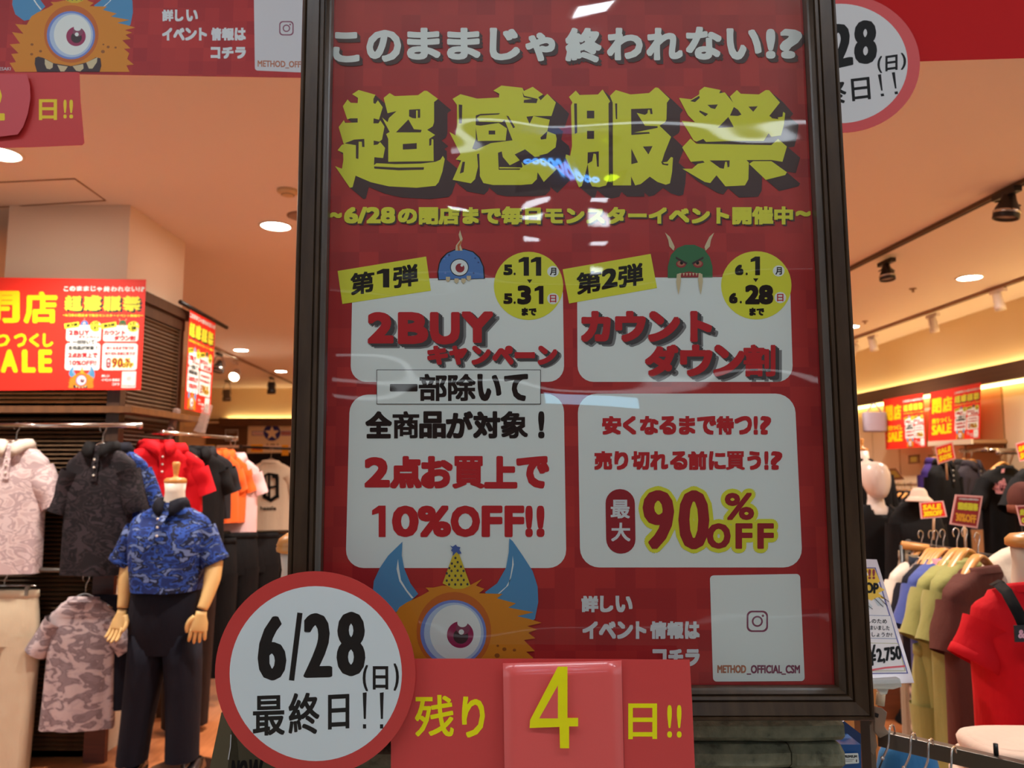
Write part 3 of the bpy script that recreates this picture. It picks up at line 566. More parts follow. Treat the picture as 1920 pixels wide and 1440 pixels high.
P.text('(', 680, 1247, 690, 1296, C_INK, 2, bold=1); P.text('日', 699, 1249, 728, 1293, C_INK, 2, bold=1.1); P.text(')', 738, 1244, 748, 1295, C_INK, 2, bold=1)
for c, a, b_, y0, y1 in (('最',474,534,1305,1380),('終',541,599,1300,1378),('日',615,655,1303,1368)): P.text(c, a, y0, b_, y1, C_INK, 2, bold=1.3, rise=-2)
for x in (680, 712): P.poly([(x, 1299), (x + 7.5, 1298), (x + 6, 1348), (x + 2, 1348)], C_INK, 2); P.poly([(x + .5, 1358), (x + 6.5, 1358), (x + 6.5, 1366), (x + .5, 1366)], C_INK, 2)
P.build('lettering', ds, label='black date lettering')
for (x, y) in ((700, 1150), (592, 1075)):
    pass
# ================================================================== header banners above the entrance
P_BANR = mat('banner_red', (176, 22, 26), .6); H_RED = mat('banner_red_bright', (190, 16, 18), .6, spec=.15)
HY = 1.52; HM = ymap(HY); HM2 = ymap(HY - .004)
hb = empty('header_banner', HM(300, 140), 'red header banner with orange one-eyed monster and account card, top left', 'banner', 'entrance header banners')
mb = MB(); mb.hull([HM(-160, 134), HM(960, 152), HM(960, -160), HM(-160, -160)], [p + Vector((0, .001, 0)) for p in (HM(-160, 134), HM(960, 152), HM(960, -160), HM(-160, -160))], P_RED); mb.build('cloth', hb)
def hmap(px, py, layer=0):
    x, y = 133 + (px - 850) * .73, 66 + (py - 1187) * .73
    return HM(x, min(y, 135.5 + .012 * x), layer)
P = Print(hmap); draw_big_monster(P, 2); P.build('large_monster_drawing', hb, label='orange furry monster with teeth')
P = Print(HM); P.chars('詳しい', [(304,325),(328,344),(349,371)], 18, 40, P_CARD, 3, bold=1.2)
P.chars('イベント情報は', [(304,323),(325,346),(347,369),(373,388),(396,415),(416,439),(440,461)], 52, 76, P_CARD, 3, bold=1.3)
P.chars('コチラ', [(395,413),(416,438),(441,461)], 88, 110, P_CARD, 3, bold=1.5)
P.rrect([(476, -6), (630, -6), (634, 139), (478, 132)], 5, mat('print_card_grey', (205, 205, 208), .55), 2)
draw_logo(P, 537, 53, 13.5, P_VIOLET, mat('print_card_grey'), 3)
P.text('METHOD_OFFICIAL_CSM', 483, 113, 624, 127, P_TAN, 3, bold=.4, rise=3); P.text('ESAKI', -1, 126, 20, 132, P_CARD, 3, rise=0)
P.build('lettering', hb, label='white info text and account card')
h2 = empty('header_banner', HM2(1500, 120), 'plain bright red header banner at the top right behind the disc', 'banner', 'entrance header banners')
q = [HM2(962, 138), HM2(2080, 104), HM2(2080, -160), HM2(962, -160)]
MB().hull(q, [p + Vector((0, .001, 0)) for p in q], H_RED).build('cloth', h2)
D2 = ymap(HY - .02)
d2 = empty('round_notice', D2(1580, 248), 'round white notice with red rim reading 28, half behind the frame top right', 'notice', 'last day discs')
C_R2 = mat('disc_rim_red', (206, 62, 62), .5)
pasted('d', ellpts(1577, 119, 148, 130), D2, .0008, C_R2).build('rim', d2, label='red rim')
P = Print(D2); P.ell(1575, 119, 127, 112, mat('disc_white', (206, 206, 206), .5), 1, 72); P.build('white_disc', d2)
P = Print(D2)
P.text('6', 1470, 60, 1512, 140, P_BLACK, 2, bold=2.5, rise=-4); P.line([(1541, 50), (1532, 136)], 8, P_BLACK, 2)
P.text('2', 1556, 48, 1600, 130, P_BLACK, 2, bold=2.5, bx=4.5, rise=-8, lean=-4); P.text('8', 1602, 40, 1645, 122, P_BLACK, 2, bold=2.5, bx=4.5, rise=-4, lean=-2)
P.text('(', 1645, 105, 1654, 137, P_BLACK, 2, bold=.6); P.text('日', 1660, 105, 1683, 134, P_BLACK, 2, bold=.9, rise=-3); P.text(')', 1689, 99, 1699, 131, P_BLACK, 2, bold=.6)
P.text('最', 1488, 155, 1532, 203, P_BLACK, 2, bold=1); P.text('終', 1541, 152, 1588, 197, P_BLACK, 2, bold=1, rise=-4, lean=-2); P.text('日', 1598, 148, 1633, 190, P_BLACK, 2, bold=.8, rise=-4, lean=-3)
for x, y in ((1649, 140), (1675, 136)): P.poly([(x - 3, y), (x + 3, y - 1), (x + 6, y + 30), (x + 3, y + 30)], P_BLACK, 2); P.poly([(x + 2, y + 36), (x + 8, y + 35), (x + 9, y + 40), (x + 3, y + 41)], P_BLACK, 2)
P.build('lettering', d2, label='black date lettering')
T1 = ymap(HY - .012)
tg = empty('countdown_tag', T1(70, 275), 'red countdown tag hanging below the header banner at the left edge', 'notice')
pasted('t', [(-150, 139), (144, 135), (149, 137), (151, 190), (158, 268), (154, 272), (60, 276), (-150, 281)], T1, .0006, mat('tag_red', (204, 52, 50), .5)).build('strip', tg)
T2 = ymap(HY - .02)
pasted('t', [(-100, 139), (50, 139), (56, 160), (57, 185), (52, 213), (43, 238), (33, 252), (0, 256), (-100, 262)], T2, .0006, mat('tag_pink', (206, 70, 78), .5)).build('number_flap', tg, label='curled pinkish red number flap')
P = Print(T2); P.text('2', -45, 158, 9, 226, mat('tag_yellow', (238, 206, 20), .5), 2, bold=2.5); P.build('numeral', tg, label='yellow numeral')
P = Print(T1); P.text('日', 73, 186, 107, 225, mat('tag_yellow'), 2, bold=1.2); P.text('!', 119, 187, 125, 222, mat('tag_yellow'), 2, bold=.8); P.text('!', 130, 187, 137, 222, mat('tag_yellow'), 2, bold=.8); P.build('lettering', tg, label='yellow characters')

# ================================================================== stone ledge under the frame
M_STONE = mat('grey_green_stone', (122, 124, 100), .85); ramp_noise(M_STONE, [(.28, (74, 76, 60)), (.42, (116, 118, 96)), (.75, (146, 146, 120))], (1, 1, 1), 45, 6)
bump(M_STONE, (1, 1, 1), 90, .7, .004, detail=8)
sx0, sx1 = at(640, 1345, 1.15).x, at(1582, 1345, 1.15).x; zt = at(1300, 1341, 1.15).z
ped = empty('stone_pedestal', ((sx0 + sx1) / 2, 1.25, 0), 'pillar of stacked grey green stone slabs carrying the framed poster', 'pedestal')
def slab(x0, x1, z0, z1, y0, y1, ch):
    rnd = lambda k: random.uniform(-k, k); mb = MB(); h = z1 - z0; rings = []; nseg = 14
    for i in range(nseg + 1):
        x = x0 + (x1 - x0) * i / nseg; e = (ch if i == 0 or i == nseg else 0)
        j = rnd(.0012); rings.append([Vector((x, y0 + .010 + e * .5 + j, z0)), Vector((x, y0 + e * .4 + j, z0 + h * .25)), Vector((x, y0 + e * .4 + rnd(.0012), z0 + h * .72)), Vector((x, y0 + .012 + e * .5, z1 - e * .2)), Vector((x, y1, z1)), Vector((x, y1, z0))])
    mb.loft(rings, M_STONE, (True, True), smooth=False); return mb
z = zt; k = 0
while z > .03:
    h = .036 if k < 4 else .09; g = .003; ins = .012 * (k % 2)
    xs = [sx0 + ins, at(1480, 1400, 1.15).x + (0 if k % 2 else -.28), sx1 - ins * .3] if k else [sx0, sx1]
    for a, b_ in zip(xs, xs[1:]): slab(a, b_ - .0015, max(z - h, .0), z - g, 1.135 + .006 * (k % 3 == 0), 1.36, .012).build('stone_slab', ped)
    z -= h; k += 1
# ================================================================== clothing, hangers, mannequins
def ring(cx, cy, z, a, b, n=40, p=.75, fold=0, ph=0, tilt=0):
    out = []
    for k in range(n):
        t = 2 * math.pi * k / n; c, s = math.cos(t), math.sin(t)
        r = 1 + fold * (math.sin(5 * t + ph) * .6 + math.sin(9 * t + ph * 2.1 + z * 3) * .4)
        out.append(Vector((cx + a * math.copysign(abs(c) ** p, c) * (1 + (r - 1) * .25), cy + b * math.copysign(abs(s) ** p, s) * r, z + tilt * s)))
    return out
def dirring(c, d, a, b, n=24, side=None):
    d = d.normalized(); u = (side or Vector((0, 1, 0))); v = d.cross(u).normalized(); u = v.cross(d).normalized()
    return [c + v * a * math.cos(2 * math.pi * k / n) + u * b * math.sin(2 * math.pi * k / n) for k in range(n)]
def shirt(loc, label, cat, m, W=.46, Ln=.68, D=.085, collar='polo', mc=None, rz=0, group=None, sl=.2, sdrop=.75, neck=.075, fold=.14, name='polo_shirt', cuff=None, flare=.0, inner=None, sleeves=True, back=False, srad=.07, drop=1.0):
    t = empty(name, loc, label, cat, group); mc = mc or m; inner = inner or mc; O = Vector(loc); ph = random.uniform(0, 6)
    hw = W / 2; mb = MB(); rings = []
    prof = [(0, neck, .045), (-.006, neck + .004, .05), (-.022, neck + .05 * hw / .23, .052), (-.045, hw * .78, .05), (-.065, hw * .93, .052), (-.085, hw, .06 if D > .06 else D * .8), (-.13, hw * 1.0, D), (-.20, hw * .97, D * 1.05)]
    prof = [(z if z < -.1 else z * drop, a, b) for z, a, b in prof]
    for z, a, b in prof: rings.append(ring(0, 0, z, a, min(b, D * 1.05), fold=0, tilt=-.012 if z > -.01 else 0))
    for k in range(1, 11):
        s = k / 10; z = -.20 - (Ln - .20) * s
        rings.append(ring(0, 0, z + random.uniform(-.003, .003) * (k == 10), hw * (.97 + flare * s + .012 * math.sin(3 * s + ph)), D * (1.05 + .1 * s), fold=fold * (.35 + s), ph=ph + .5 * s))
    mb.loft([[O + p for p in r] for r in rings], m); mb.build('body', t)
    if sleeves:
        for sx in (-1, 1):
            d = Vector((sx * math.cos(sdrop * 1.2), 0, -math.sin(sdrop * 1.2))); c0 = O + Vector((sx * (hw - srad * .62), 0, -.05 * drop - srad))
            mb = MB(); rr = []
            for k in range(7):
                s = k / 6; rr.append(dirring(c0 + d * (sl + .05) * s, d, srad * (1 - .1 * s), min(D, .07) * (1 - .1 * s) * (1 + .12 * math.sin(7 * s + ph + sx)), 20))
            mb.loft(rr, m); mb.build('sleeve', t)
            if cuff:
                mb = MB(); c1 = c0 + d * (sl + .05); mb.loft([dirring(c1 + d * q, d, srad * .9 + e, min(D, .07) * .92 + e, 20) for q, e in ((-.028, .001), (-.026, .005), (-.002, .005), (0, .001))], cuff); mb.build('cuff', t)
    if collar == 'polo':
        mb = MB()                               # folded collar, open at the front with two points
        prof = [(.0, .0, -.01), (-.002, -.004, .028), (.004, .002, .034), (.016, .016, .016), (.026, .024, -.018)]
        n = 22; rows = []
        for (da, db, dz) in prof:
            row = []
            for k in range(n + 1):
                a = -math.pi / 2 + .16 + (2 * math.pi - .32) * k / n; f = max(0, math.cos(a + math.pi / 2)) ** 6
                x = (neck + da) * math.cos(a); y = (.048 + db) * math.sin(a)
                row.append(O + Vector((x * (1 + .5 * f * (dz < .0)), y, dz - f * (.045 if dz < .02 else .02))))
            rows.append(row)
        mb.loft(rows, mc, closed=False); o = mb.build('collar', t); s_ = o.modifiers.new('s', 'SOLIDIFY'); s_.thickness = .002
        MB().loft([ring(O.x, O.y, O.z - .012, neck * .93, .042, 20), ring(O.x, O.y + .005, O.z - .075, neck * .6, .03, 20)], inner, (False, True)).build('neck_lining', t)
        if not back:
            mb = MB(); pl = [(0, -.052 - .0, -.03), (0, -D * 1.03 - .004, -.09), (0, -D * 1.08 - .004, -.17)]
            for a, b in zip(pl, pl[1:]): mb.hull([O + Vector((sx * .016, a[1] + e, a[2])) for sx, e in ((-1, 0), (1, 0), (1, .004), (-1, .004))], [O + Vector((sx * .016, b[1] + e, b[2])) for sx, e in ((-1, 0), (1, 0), (1, .004), (-1, .004))], m)
            pk = mb.build('placket', t)
            for zz, yy in ((-.06, -.082), (-.10, -.095), (-.14, -.1)):
                MB().lathe(O + Vector((0, -D * 1.06 - .007, zz)), [(.001, -.002), (.0055, -.002), (.0055, .002), (.001, .002)], mat('button', (225, 218, 205), .3), 10, axis=(0, 1, 0)).build('button', pk)
    elif collar == 'crew':
        mb = MB(); mb.loft([[O + p for p in ring(0, 0, z, neck + e, .048 + e, 28, tilt=-.012)] for z, e in ((-.02, .012), (-.003, .006), (.006, .0), (.002, -.006), (-.018, -.004))], mc); mb.build('collar', t)
        MB().loft([ring(O.x, O.y, O.z - .008, neck * .95, .043, 20), ring(O.x, O.y + .005, O.z - .06, neck * .6, .03, 20)], inner, (False, True)).build('neck_lining', t)
    if rz: t.rotation_euler = (0, 0, rz)
    return t
M_CHROME = mat('chrome', (200, 196, 190), .18, 1); M_STEEL = mat('grey_steel', (112, 108, 102), .35, .8); M_DSTEEL = mat('dark_steel', (62, 62, 62), .35, .8)
M_HWOOD = wood('hanger_wood', (196, 130, 62), (216, 154, 84), .35, (1, 1, 6)); M_CLEARP = mat('cream_plastic', (220, 206, 180), .3)
def hanger(loc, label, m=M_CHROME, W=.25, rz=0, group='clothes hangers', hook=.085, wd=False):
    t = empty('clothes_hanger', loc, label, 'hanger', group); O = Vector(loc); h = hook
    mb = MB(); mb.tube([O + Vector(p) for p in ((-.012, 0, h - .012), (-.018, 0, h + .006), (-.006, 0, h + .022), (.012, 0, h + .016), (.014, 0, h - .002), (.004, 0, h - .022), (0, 0, h - .04), (0, 0, .01))], .0022, M_CHROME, 6, sub=4); mb.build('hook', t)
    mb = MB()
    if wd: mb.tube([O + Vector(p) for p in ((-W / 2, 0, -.055), (-W * .3, 0, -.018), (-W * .12, 0, .012), (0, 0, .022), (W * .12, 0, .012), (W * .3, 0, -.018), (W / 2, 0, -.055))], [.012, .02, .022, .02, .022, .02, .012], m, 8, flat=.45, sub=3)
    else: mb.tube([O + Vector(p) for p in ((-W / 2, 0, -.06), (-W * .2, 0, -.012), (0, 0, .012), (W * .2, 0, -.012), (W / 2, 0, -.06))], [.006, .007, .008, .007, .006], m, 8, sub=3)
    mb.build('shoulder_bar', t)
    if rz: t.rotation_euler = (0, 0, rz)
    return t
def trousers(loc, label, m, W=.38, Ln=1.0, D=.05, rz=0, group=None, legs=2, name='trousers', cat='trousers'):
    t = empty(name, loc, label, cat, group); O = Vector(loc); ph = random.uniform(0, 6)
    mb = MB(); mb.loft([[O + p for p in ring(0, 0, z, W / 2 * a, D * b, 32, .7, .05, ph)] for z, a, b in ((0, .96, .5), (-.04, .97, .6), (-.1, 1.0, .9), (-.2, 1.05, 1.0), (-.27, 1.06, 1.0))], m); mb.build('seat', t)
    for sx in (-1, 1):
        mb = MB(); rr = []
        for k in range(9):
            s = k / 8; rr.append([O + p for p in ring(sx * W * (.275 - .02 * s), 0, -.22 - (Ln - .22) * s, W * (.27 - .055 * s), D * (1.0 - .1 * s), 24, .7, .14 * (.3 + s), ph + 2 * s + sx)])
        mb.loft(rr, m); mb.build('leg', t)
    mb = MB(); mb.loft([[O + p for p in ring(0, 0, z, W / 2 * .965 + e, D * .55 + e, 32, .7)] for z, e in ((.002, 0), (0, .003), (-.034, .005), (-.037, .001))], m); mb.build('waistband', t)
    if rz: t.rotation_euler = (0, 0, rz)
    return t
def rail(a, b, r, m, label, name='clothes_rail', posts=(), group='clothes rails', knobs=True):
    a, b = Vector(a), Vector(b); t = empty(name, a.lerp(b, .5), label, 'rail', group)
    MB().tube([a, b], r, m, 10).build('bar', t)
    for p in posts: MB().tube([Vector(p[0]), Vector(p[1])], r * .9 if len(p) < 3 else r * .6, m if len(p) < 3 else p[2], 8).build('bracket', t)
    if knobs:
        for p in (a, b): MB().ball(p, r * 1.5, m, 10, 8).build('end_knob', t)
    return t
px2m = lambda Y: Y / 1440 / 1.0

# ------------------------------------------------------------------ column with louvred cladding
c0 = atz(245, 385, CZ); c1 = atz(332, 455, CZ); CX1 = c0.x; CY0 = c0.y; CY1 = c1.y; CX0 = atz(14, 383, CZ).x
sbox('trim_4', ((CX0 + CX1) / 2, (CY0 + CY1) / 2, CZ / 2), (CX1 - CX0, CY1 - CY0, CZ - .002), mat('column_white', (226, 206, 184), .7))
KX = CX1 + .03; KY = CY0 - .05; KT = atx(273.7, 537, KX).z - .10; KB_ = atx(345, 760, KX).z; KY1 = atx(345, 590, KX).y; KX0 = -3.6
cl = empty('column_cladding', ((KX0 + KX) / 2, KY, 0), 'dark brown louvred wooden cladding around the white column', 'fixture')
M_SLAT = wood('slat_brown', (78, 56, 36), (98, 72, 46), .5, (6, 6, 1), 4); M_SLATL = wood('slat_light', (176, 132, 84), (198, 154, 104), .45, (6, 6, 1), 4)
M_BLK = mat('recess_dark', (26, 17, 12), .8)
MB().box(((KX0 + KX) / 2, (KY + KY1) / 2 + .02, KT / 2), (KX - KX0 - .06, KY1 - KY - .06, KT), M_BLK).build('core', cl)
for x in (KX - .03, KX0 + .03):
    for y in (KY + .01, KY1 - .03): MB().box((x, y, KT / 2), (.07, .06, KT), M_DARKW).build('corner_post', cl)
MB().box(((KX0 + KX) / 2, (KY + KY1) / 2, KT + .03), (KX - KX0 + .06, KY1 - KY + .06, .06), M_DARKW).build('crown', cl)
MB().box((KX - .005, (KY + KY1) / 2, KT - .035), (.03, KY1 - KY, .07), M_DARKW).build('top_rail', cl)
zl = at(120, 768, KY - .05).z
MB().box(((KX0 + KX) / 2 + .02, (KY + KY1) / 2, zl), (KX - KX0 + .16, KY1 - KY + .16, .035), wood('ledge_brown', (92, 58, 32), (120, 78, 44), .4, (6, 6, 1), 4)).build('ledge', cl)
RS = Matrix.Rotation(.6, 3, 'X'); RY = Matrix.Rotation(-.6, 3, 'Y'); pitch = .0235
z = .06; xm = (KX0 + KX) / 2
while z < KT - .08:
    if abs(z - zl) > .03:
        top = z > zl
        MB().box((xm, KY + .004, z), (KX - KX0 - .13, .022, .006), M_SLATL if (top and z < zl + .12) else M_SLAT, RS).build('slat', cl)
        if z > .9: MB().box((KX - .008, (KY + KY1) / 2, z), (.022, KY1 - KY - .12, .006), M_SLAT, RY).build('slat', cl)
    z += pitch if z > .02 else .02
MB().box((at(185, 1300, KY - .02).x, KY - .02, .5), (.11, .03, 1.0), wood('redwood', (70, 26, 16), (92, 38, 24), .4)).build('lower_panel', cl, label='reddish brown lower panel')

# closing-sale banner on the column and the one hanging behind
BM = ymap(KY - .06)
P_HOT = mat('banner_hot_red', (236, 44, 26), .5); P_HY = mat('banner_hot_yellow', (255, 214, 0), .5)
bn = empty('sale_banner', BM(70, 735), 'wide red closing sale banner with yellow letters on the louvred column', 'banner', 'sale banners')
pts = [(-230, 517), (120, 522), (274, 524), (264, 731), (112, 731), (-235, 735)]
pasted('b', pts, BM, .001, P_HOT).build('sheet', bn)
P = Print(BM, 2, 6)
P.chars('閉店', [(-62, 37, 545, 606), (44, 108, 546, 607)], 0, 0, P_HY, 3, bold=2.6)
P.chars('売りつくし', [(-52,-20),(-12,19),(26,50),(54,74),(80,100)], 625, 651, P_HY, 3, bold=1.5)
P.chars('SALE', [(-33, -3), (1, 34), (41, 67), (72, 98)], 655, 699, P_HY, 3, bold=2.8); P.build('lettering', bn, label='yellow closing sale lettering')
P = Print(sheet_map(BM, [(120, 523), (273, 525), (263, 730), (113, 730)])); P.poly([(600, -30), (1600, -30), (1600, 1295), (600, 1295)], P_HOT, 1.5); draw_mini(P); P.build('small_poster', bn, label='small copy of the framed poster')
hx = -1.99; HBM = plane_map(Vector((hx, 5.2, 1.7)), Vector((1, -.12, 0)), .0004)
hbn = empty('sale_banner', HBM(375, 770), 'narrow red poster hanging edge-on right of the louvred column', 'banner', 'sale banners')
q = [(357, 573), (405, 600), (394, 778), (346, 767)]
pasted('b', q, HBM, .002, P_HOT, (-1, 0, 0)).build('sheet', hbn)
P = Print(sheet_map(HBM, q)); draw_mini(P); P.build('small_poster', hbn, label='small copy of the framed poster')
a = HBM(338, 566); b_ = HBM(425, 614)
rail(a, b_, .014, M_DSTEEL, 'dark rod holding the narrow hanging poster', name='banner_rod', knobs=False)

# ------------------------------------------------------------------ left wall display clothes
YS = KY - .13; rz_ = at(150, 797, YS).z
rail(at(-60, 797, YS), at(262, 798, YS), .012, M_CHROME, 'chrome rail across the louvred column carrying two camo polos', posts=[(at(40, 797, YS), at(40, 790, YS) + Vector((0, .14, 0))), (at(205, 798, YS), at(205, 790, YS) + Vector((0, .14, 0)))])
sc = YS / 1440 * 1.0
CM_PINK = camo('camo_pink_white', [(214, 190, 190), (232, 212, 210), (196, 172, 174), (226, 206, 206)], 9); CM_DARK = camo('camo_charcoal', [(30, 25, 29), (46, 38, 42), (24, 20, 24), (54, 45, 50)], 10)
CM_GREY = camo('camo_grey', [(196, 178, 178), (186, 168, 170), (134, 118, 122), (146, 130, 134)], 13); CM_BLUE = camo('camo_blue', [(28, 44, 98), (44, 76, 156), (24, 30, 54), (104, 122, 168)], 15)
C_BLKC = cloth('cloth_black', (15, 13, 15)); C_NAVY = cloth('cloth_navy', (17, 18, 30)); C_REDC = cloth('cloth_red', (206, 10, 26)); C_ORG = cloth('cloth_orange', (244, 104, 34))
C_PNK = cloth('cloth_pink', (238, 196, 196)); C_BGE = cloth('cloth_beige', (206, 188, 164)); C_WHT = cloth('cloth_white', (226, 210, 194))
YQ = YS - .0
p = at(30, 836, YQ); shirt(p, 'pale pink camo polo shirt with white collar at the left picture edge', 'shirt', CM_PINK, W=.35, Ln=.64, D=.06, mc=C_WHT, group='polo shirts on the column', sl=.16, sdrop=.95, inner=CM_PINK)
hanger(p + Vector((0, 0, .012)), 'chrome hanger under the pale pink camo polo')
p = at(192, 840, YQ); shirt(p, 'charcoal camo polo shirt with black collar on the column rail', 'shirt', CM_DARK, W=.35, Ln=.64, D=.06, mc=C_BLKC, group='polo shirts on the column', sl=.17, sdrop=1.05, inner=C_WHT)
hanger(p + Vector((0, 0, .012)), 'chrome hanger under the charcoal camo polo')
p = at(214, 842, YQ + .05); shirt(p, 'dark blue camo polo half hidden behind the charcoal one', 'shirt', CM_BLUE, W=.36, Ln=.6, D=.045, mc=C_NAVY, group='polo shirts on the column', sl=.17, sdrop=.95)
rail(at(-50, 1066, YS), at(235, 1072, YS), .012, M_STEEL, 'lower steel rail behind the beige trousers and grey camo shirt', posts=[(at(120, 1069, YS), at(120, 1064, YS) + Vector((0, .14, 0)))])
p = at(160, 1122, YQ); shirt(p, 'grey camo mock-neck T-shirt hanging on the lower column rail', 'shirt', CM_GREY, W=.33, Ln=.63, D=.055, collar='crew', group=None, sl=.13, sdrop=.85, name='t_shirt', flare=.1, rz=.1, srad=.06)
hanger(p + Vector((0, 0, .012)), 'chrome hanger under the grey camo T-shirt', W=.28)
p = at(205, 1118, YQ + .05); shirt(p, 'navy T-shirt behind the grey camo one on the lower rail', 'shirt', C_NAVY, W=.34, Ln=.55, D=.05, collar='crew', name='t_shirt', sl=.14)
p = at(8, 1106, YQ); trousers(p, 'light beige trousers clipped to the lower rail at the left edge', cloth('cloth_trouser_beige', (214, 196, 166)), W=.36, Ln=.98, D=.05)
t = empty('clip_hanger', p + Vector((0, 0, .02)), 'clip hanger holding the beige trousers', 'hanger', 'clothes hangers')
MB().tube([p + Vector((-.16, 0, .02)), p + Vector((.16, 0, .02))], .004, M_CHROME, 8).build('bar', t); MB().tube([p + Vector(q) for q in ((0, 0, .02), (0, 0, .05), (.012, 0, .07), (0, 0, .085), (-.012, 0, .075))], .0025, M_CHROME, 6, sub=3).build('hook', t)
for sx in (-.05, .13): MB().box(p + Vector((sx, -.02, 0)), (.016, .02, .05), mat('grey_clip', (120, 112, 100), .4)).build('clip', t)

# ------------------------------------------------------------------ male mannequin, headless
MY = 3.83; M_SKIN = mat('mannequin_cream', (222, 182, 118), .45); M_NECK = mat('mannequin_white', (226, 214, 198), .45)
fx = at(310, 1430, MY).x
mn = empty('mannequin', (fx, MY, 0), 'headless cream jointed mannequin in blue camo polo and navy trousers', 'mannequin')
pn = at(328, 930, MY)
MB().loft([[pn + p for p in ring(0, 0, z, a, b, 24, 1)] for z, a, b in ((-.12, .08, .05), (-.03, .052, .042), (.02, .046, .046), (.062, .05, .052))], M_NECK, (True, True)).build('neck', mn)
MB().lathe(pn + Vector((0, 0, .062)), [(.05, 0), (.053, .006), (.051, .02), (.04, .027), (.014, .03), (.010, .036), (.012, .05), (.017, .085), (.019, .1), (.012, .106)], M_HWOOD, 24).build('neck_cap', mn, label='turned wooden cap')
def limb(pts, rs, m, name, parent, n=16, flat=1, sub=4): mb = MB(); mb.tube([at(x, y, Y) for x, y, Y in pts], rs, m, n, flat=flat, sub=sub); return mb.build(name, parent)
limb([(274, 985, MY), (248, 1015, MY - .01), (244, 1048, MY - .01)], [.040, .041, .038], M_SKIN, 'upper_arm', mn); limb([(244, 1052, MY - .01), (238, 1085, MY - .03), (233, 1120, MY - .05), (230, 1140, MY - .06)], [.040, .038, .028, .024], M_SKIN, 'forearm', mn)
limb([(364, 996, MY), (393, 1020, MY), (400, 1048, MY)], [.040, .042, .039], M_SKIN, 'upper_arm', mn); limb([(402, 1052, MY), (398, 1085, MY - .04), (388, 1120, MY - .08), (379, 1142, MY - .1)], [.041, .039, .029, .025], M_SKIN, 'forearm', mn)
def hand(wrist, fd, side, parent, curl=.4):   # wrist point, finger direction, thumb side
    w_ = Vector(wrist); f = Vector(fd).normalized(); th = Vector(side).normalized(); nrm = f.cross(th).normalized(); th = nrm.cross(f).normalized() * -1 if nrm.cross(f).dot(Vector(side)) < 0 else nrm.cross(f).normalized()
    mb = MB(); rr = []
    for s, a, b in ((0, .024, .019), (.02, .026, .017), (.05, .038, .015), (.085, .041, .013), (.095, .036, .009)):
        rr.append([w_ + f * s + th * a * math.cos(2 * math.pi * k / 16) + nrm * b * math.sin(2 * math.pi * k / 16) for k in range(16)])
    mb.loft(rr, M_SKIN, (True, True))
    for i, ln in enumerate((.068, .076, .07, .055)):
        b0 = w_ + f * .082 + th * (.029 - .0195 * i); d = (f + th * (.10 - .07 * i)).normalized(); P_ = [b0]
        for k in range(3):
            d = (d * math.cos(curl * (.5 + .3 * k)) + nrm * math.sin(curl * (.5 + .3 * k))).normalized(); P_.append(P_[-1] + d * ln * (.45, .31, .24)[k])
        mb.tube(P_, [.0095, .009, .008, .005], M_SKIN, 8, sub=3)
    b0 = w_ + f * .028 + th * .026; P_ = [b0, b0 + f * .02 + th * .018, b0 + f * .048 + th * .026 + nrm * .006, b0 + f * .072 + th * .022 + nrm * .012]
    mb.tube(P_, [.013, .012, .010, .006], M_SKIN, 8, sub=3)
    return mb.build('hand', parent)
w1 = at(230, 1143, MY - .06); hand(w1, at(213, 1196, MY - .1) - w1, (1, -.3, 0), mn, .25)
w2 = at(378, 1146, MY - .1); hand(w2, at(368, 1202, MY - .12) - w2, (-1, -.3, .1), mn, .45)
# navy trousers as its own garment
tr = empty('trousers', (fx, MY, .04), 'dark navy dress trousers worn by the mannequin', 'trousers')
def pring(cx_, y, Yc, hw_, b, ph=0, fold=0): c = at(cx_, y, Yc); return [c + q for q in ring(0, 0, 0, hw_, b, 32, .85, fold, ph)]
s_ = MY / 1440
MB().loft([pring(313, 1090, MY, 58 * s_, .10), pring(312, 1115, MY, 61 * s_, .115), pring(311, 1150, MY, 65 * s_, .125), pring(310, 1190, MY, 63.5 * s_, .112), pring(310, 1222, MY, 61 * s_, .097)], C_NAVY).build('seat', tr)
MB().loft([pring(x, y, MY + d, h * s_, b, 1.3 * k, .05) for k, (x, y, d, h, b) in enumerate([(281, 1185, 0, 33, .1), (276, 1240, 0, 32, .1), (267, 1300, 0, 29, .09), (255, 1370, 0, 25, .085), (247, 1428, 0, 24, .085)])], C_NAVY, (True, False)).build('leg', tr)
MB().loft([pring(x, y, MY + d, h * s_, b, 1.1 * k, .05) for k, (x, y, d, h, b) in enumerate([(340, 1185, 0, 33, .1), (343, 1240, 0, 31, .1), (344, 1300, 0, 29, .09), (343, 1370, 0, 27, .085), (341, 1422, 0, 27, .085)])], C_NAVY, (True, False)).build('leg', tr)
MB().loft([pring(312, 1092, MY, 59 * s_, .105), pring(312, 1098, MY, 60.5 * s_, .11), pring(312, 1106, MY, 61 * s_, .113), pring(312, 1107, MY, 60 * s_, .11)], C_NAVY).build('waistband', tr)
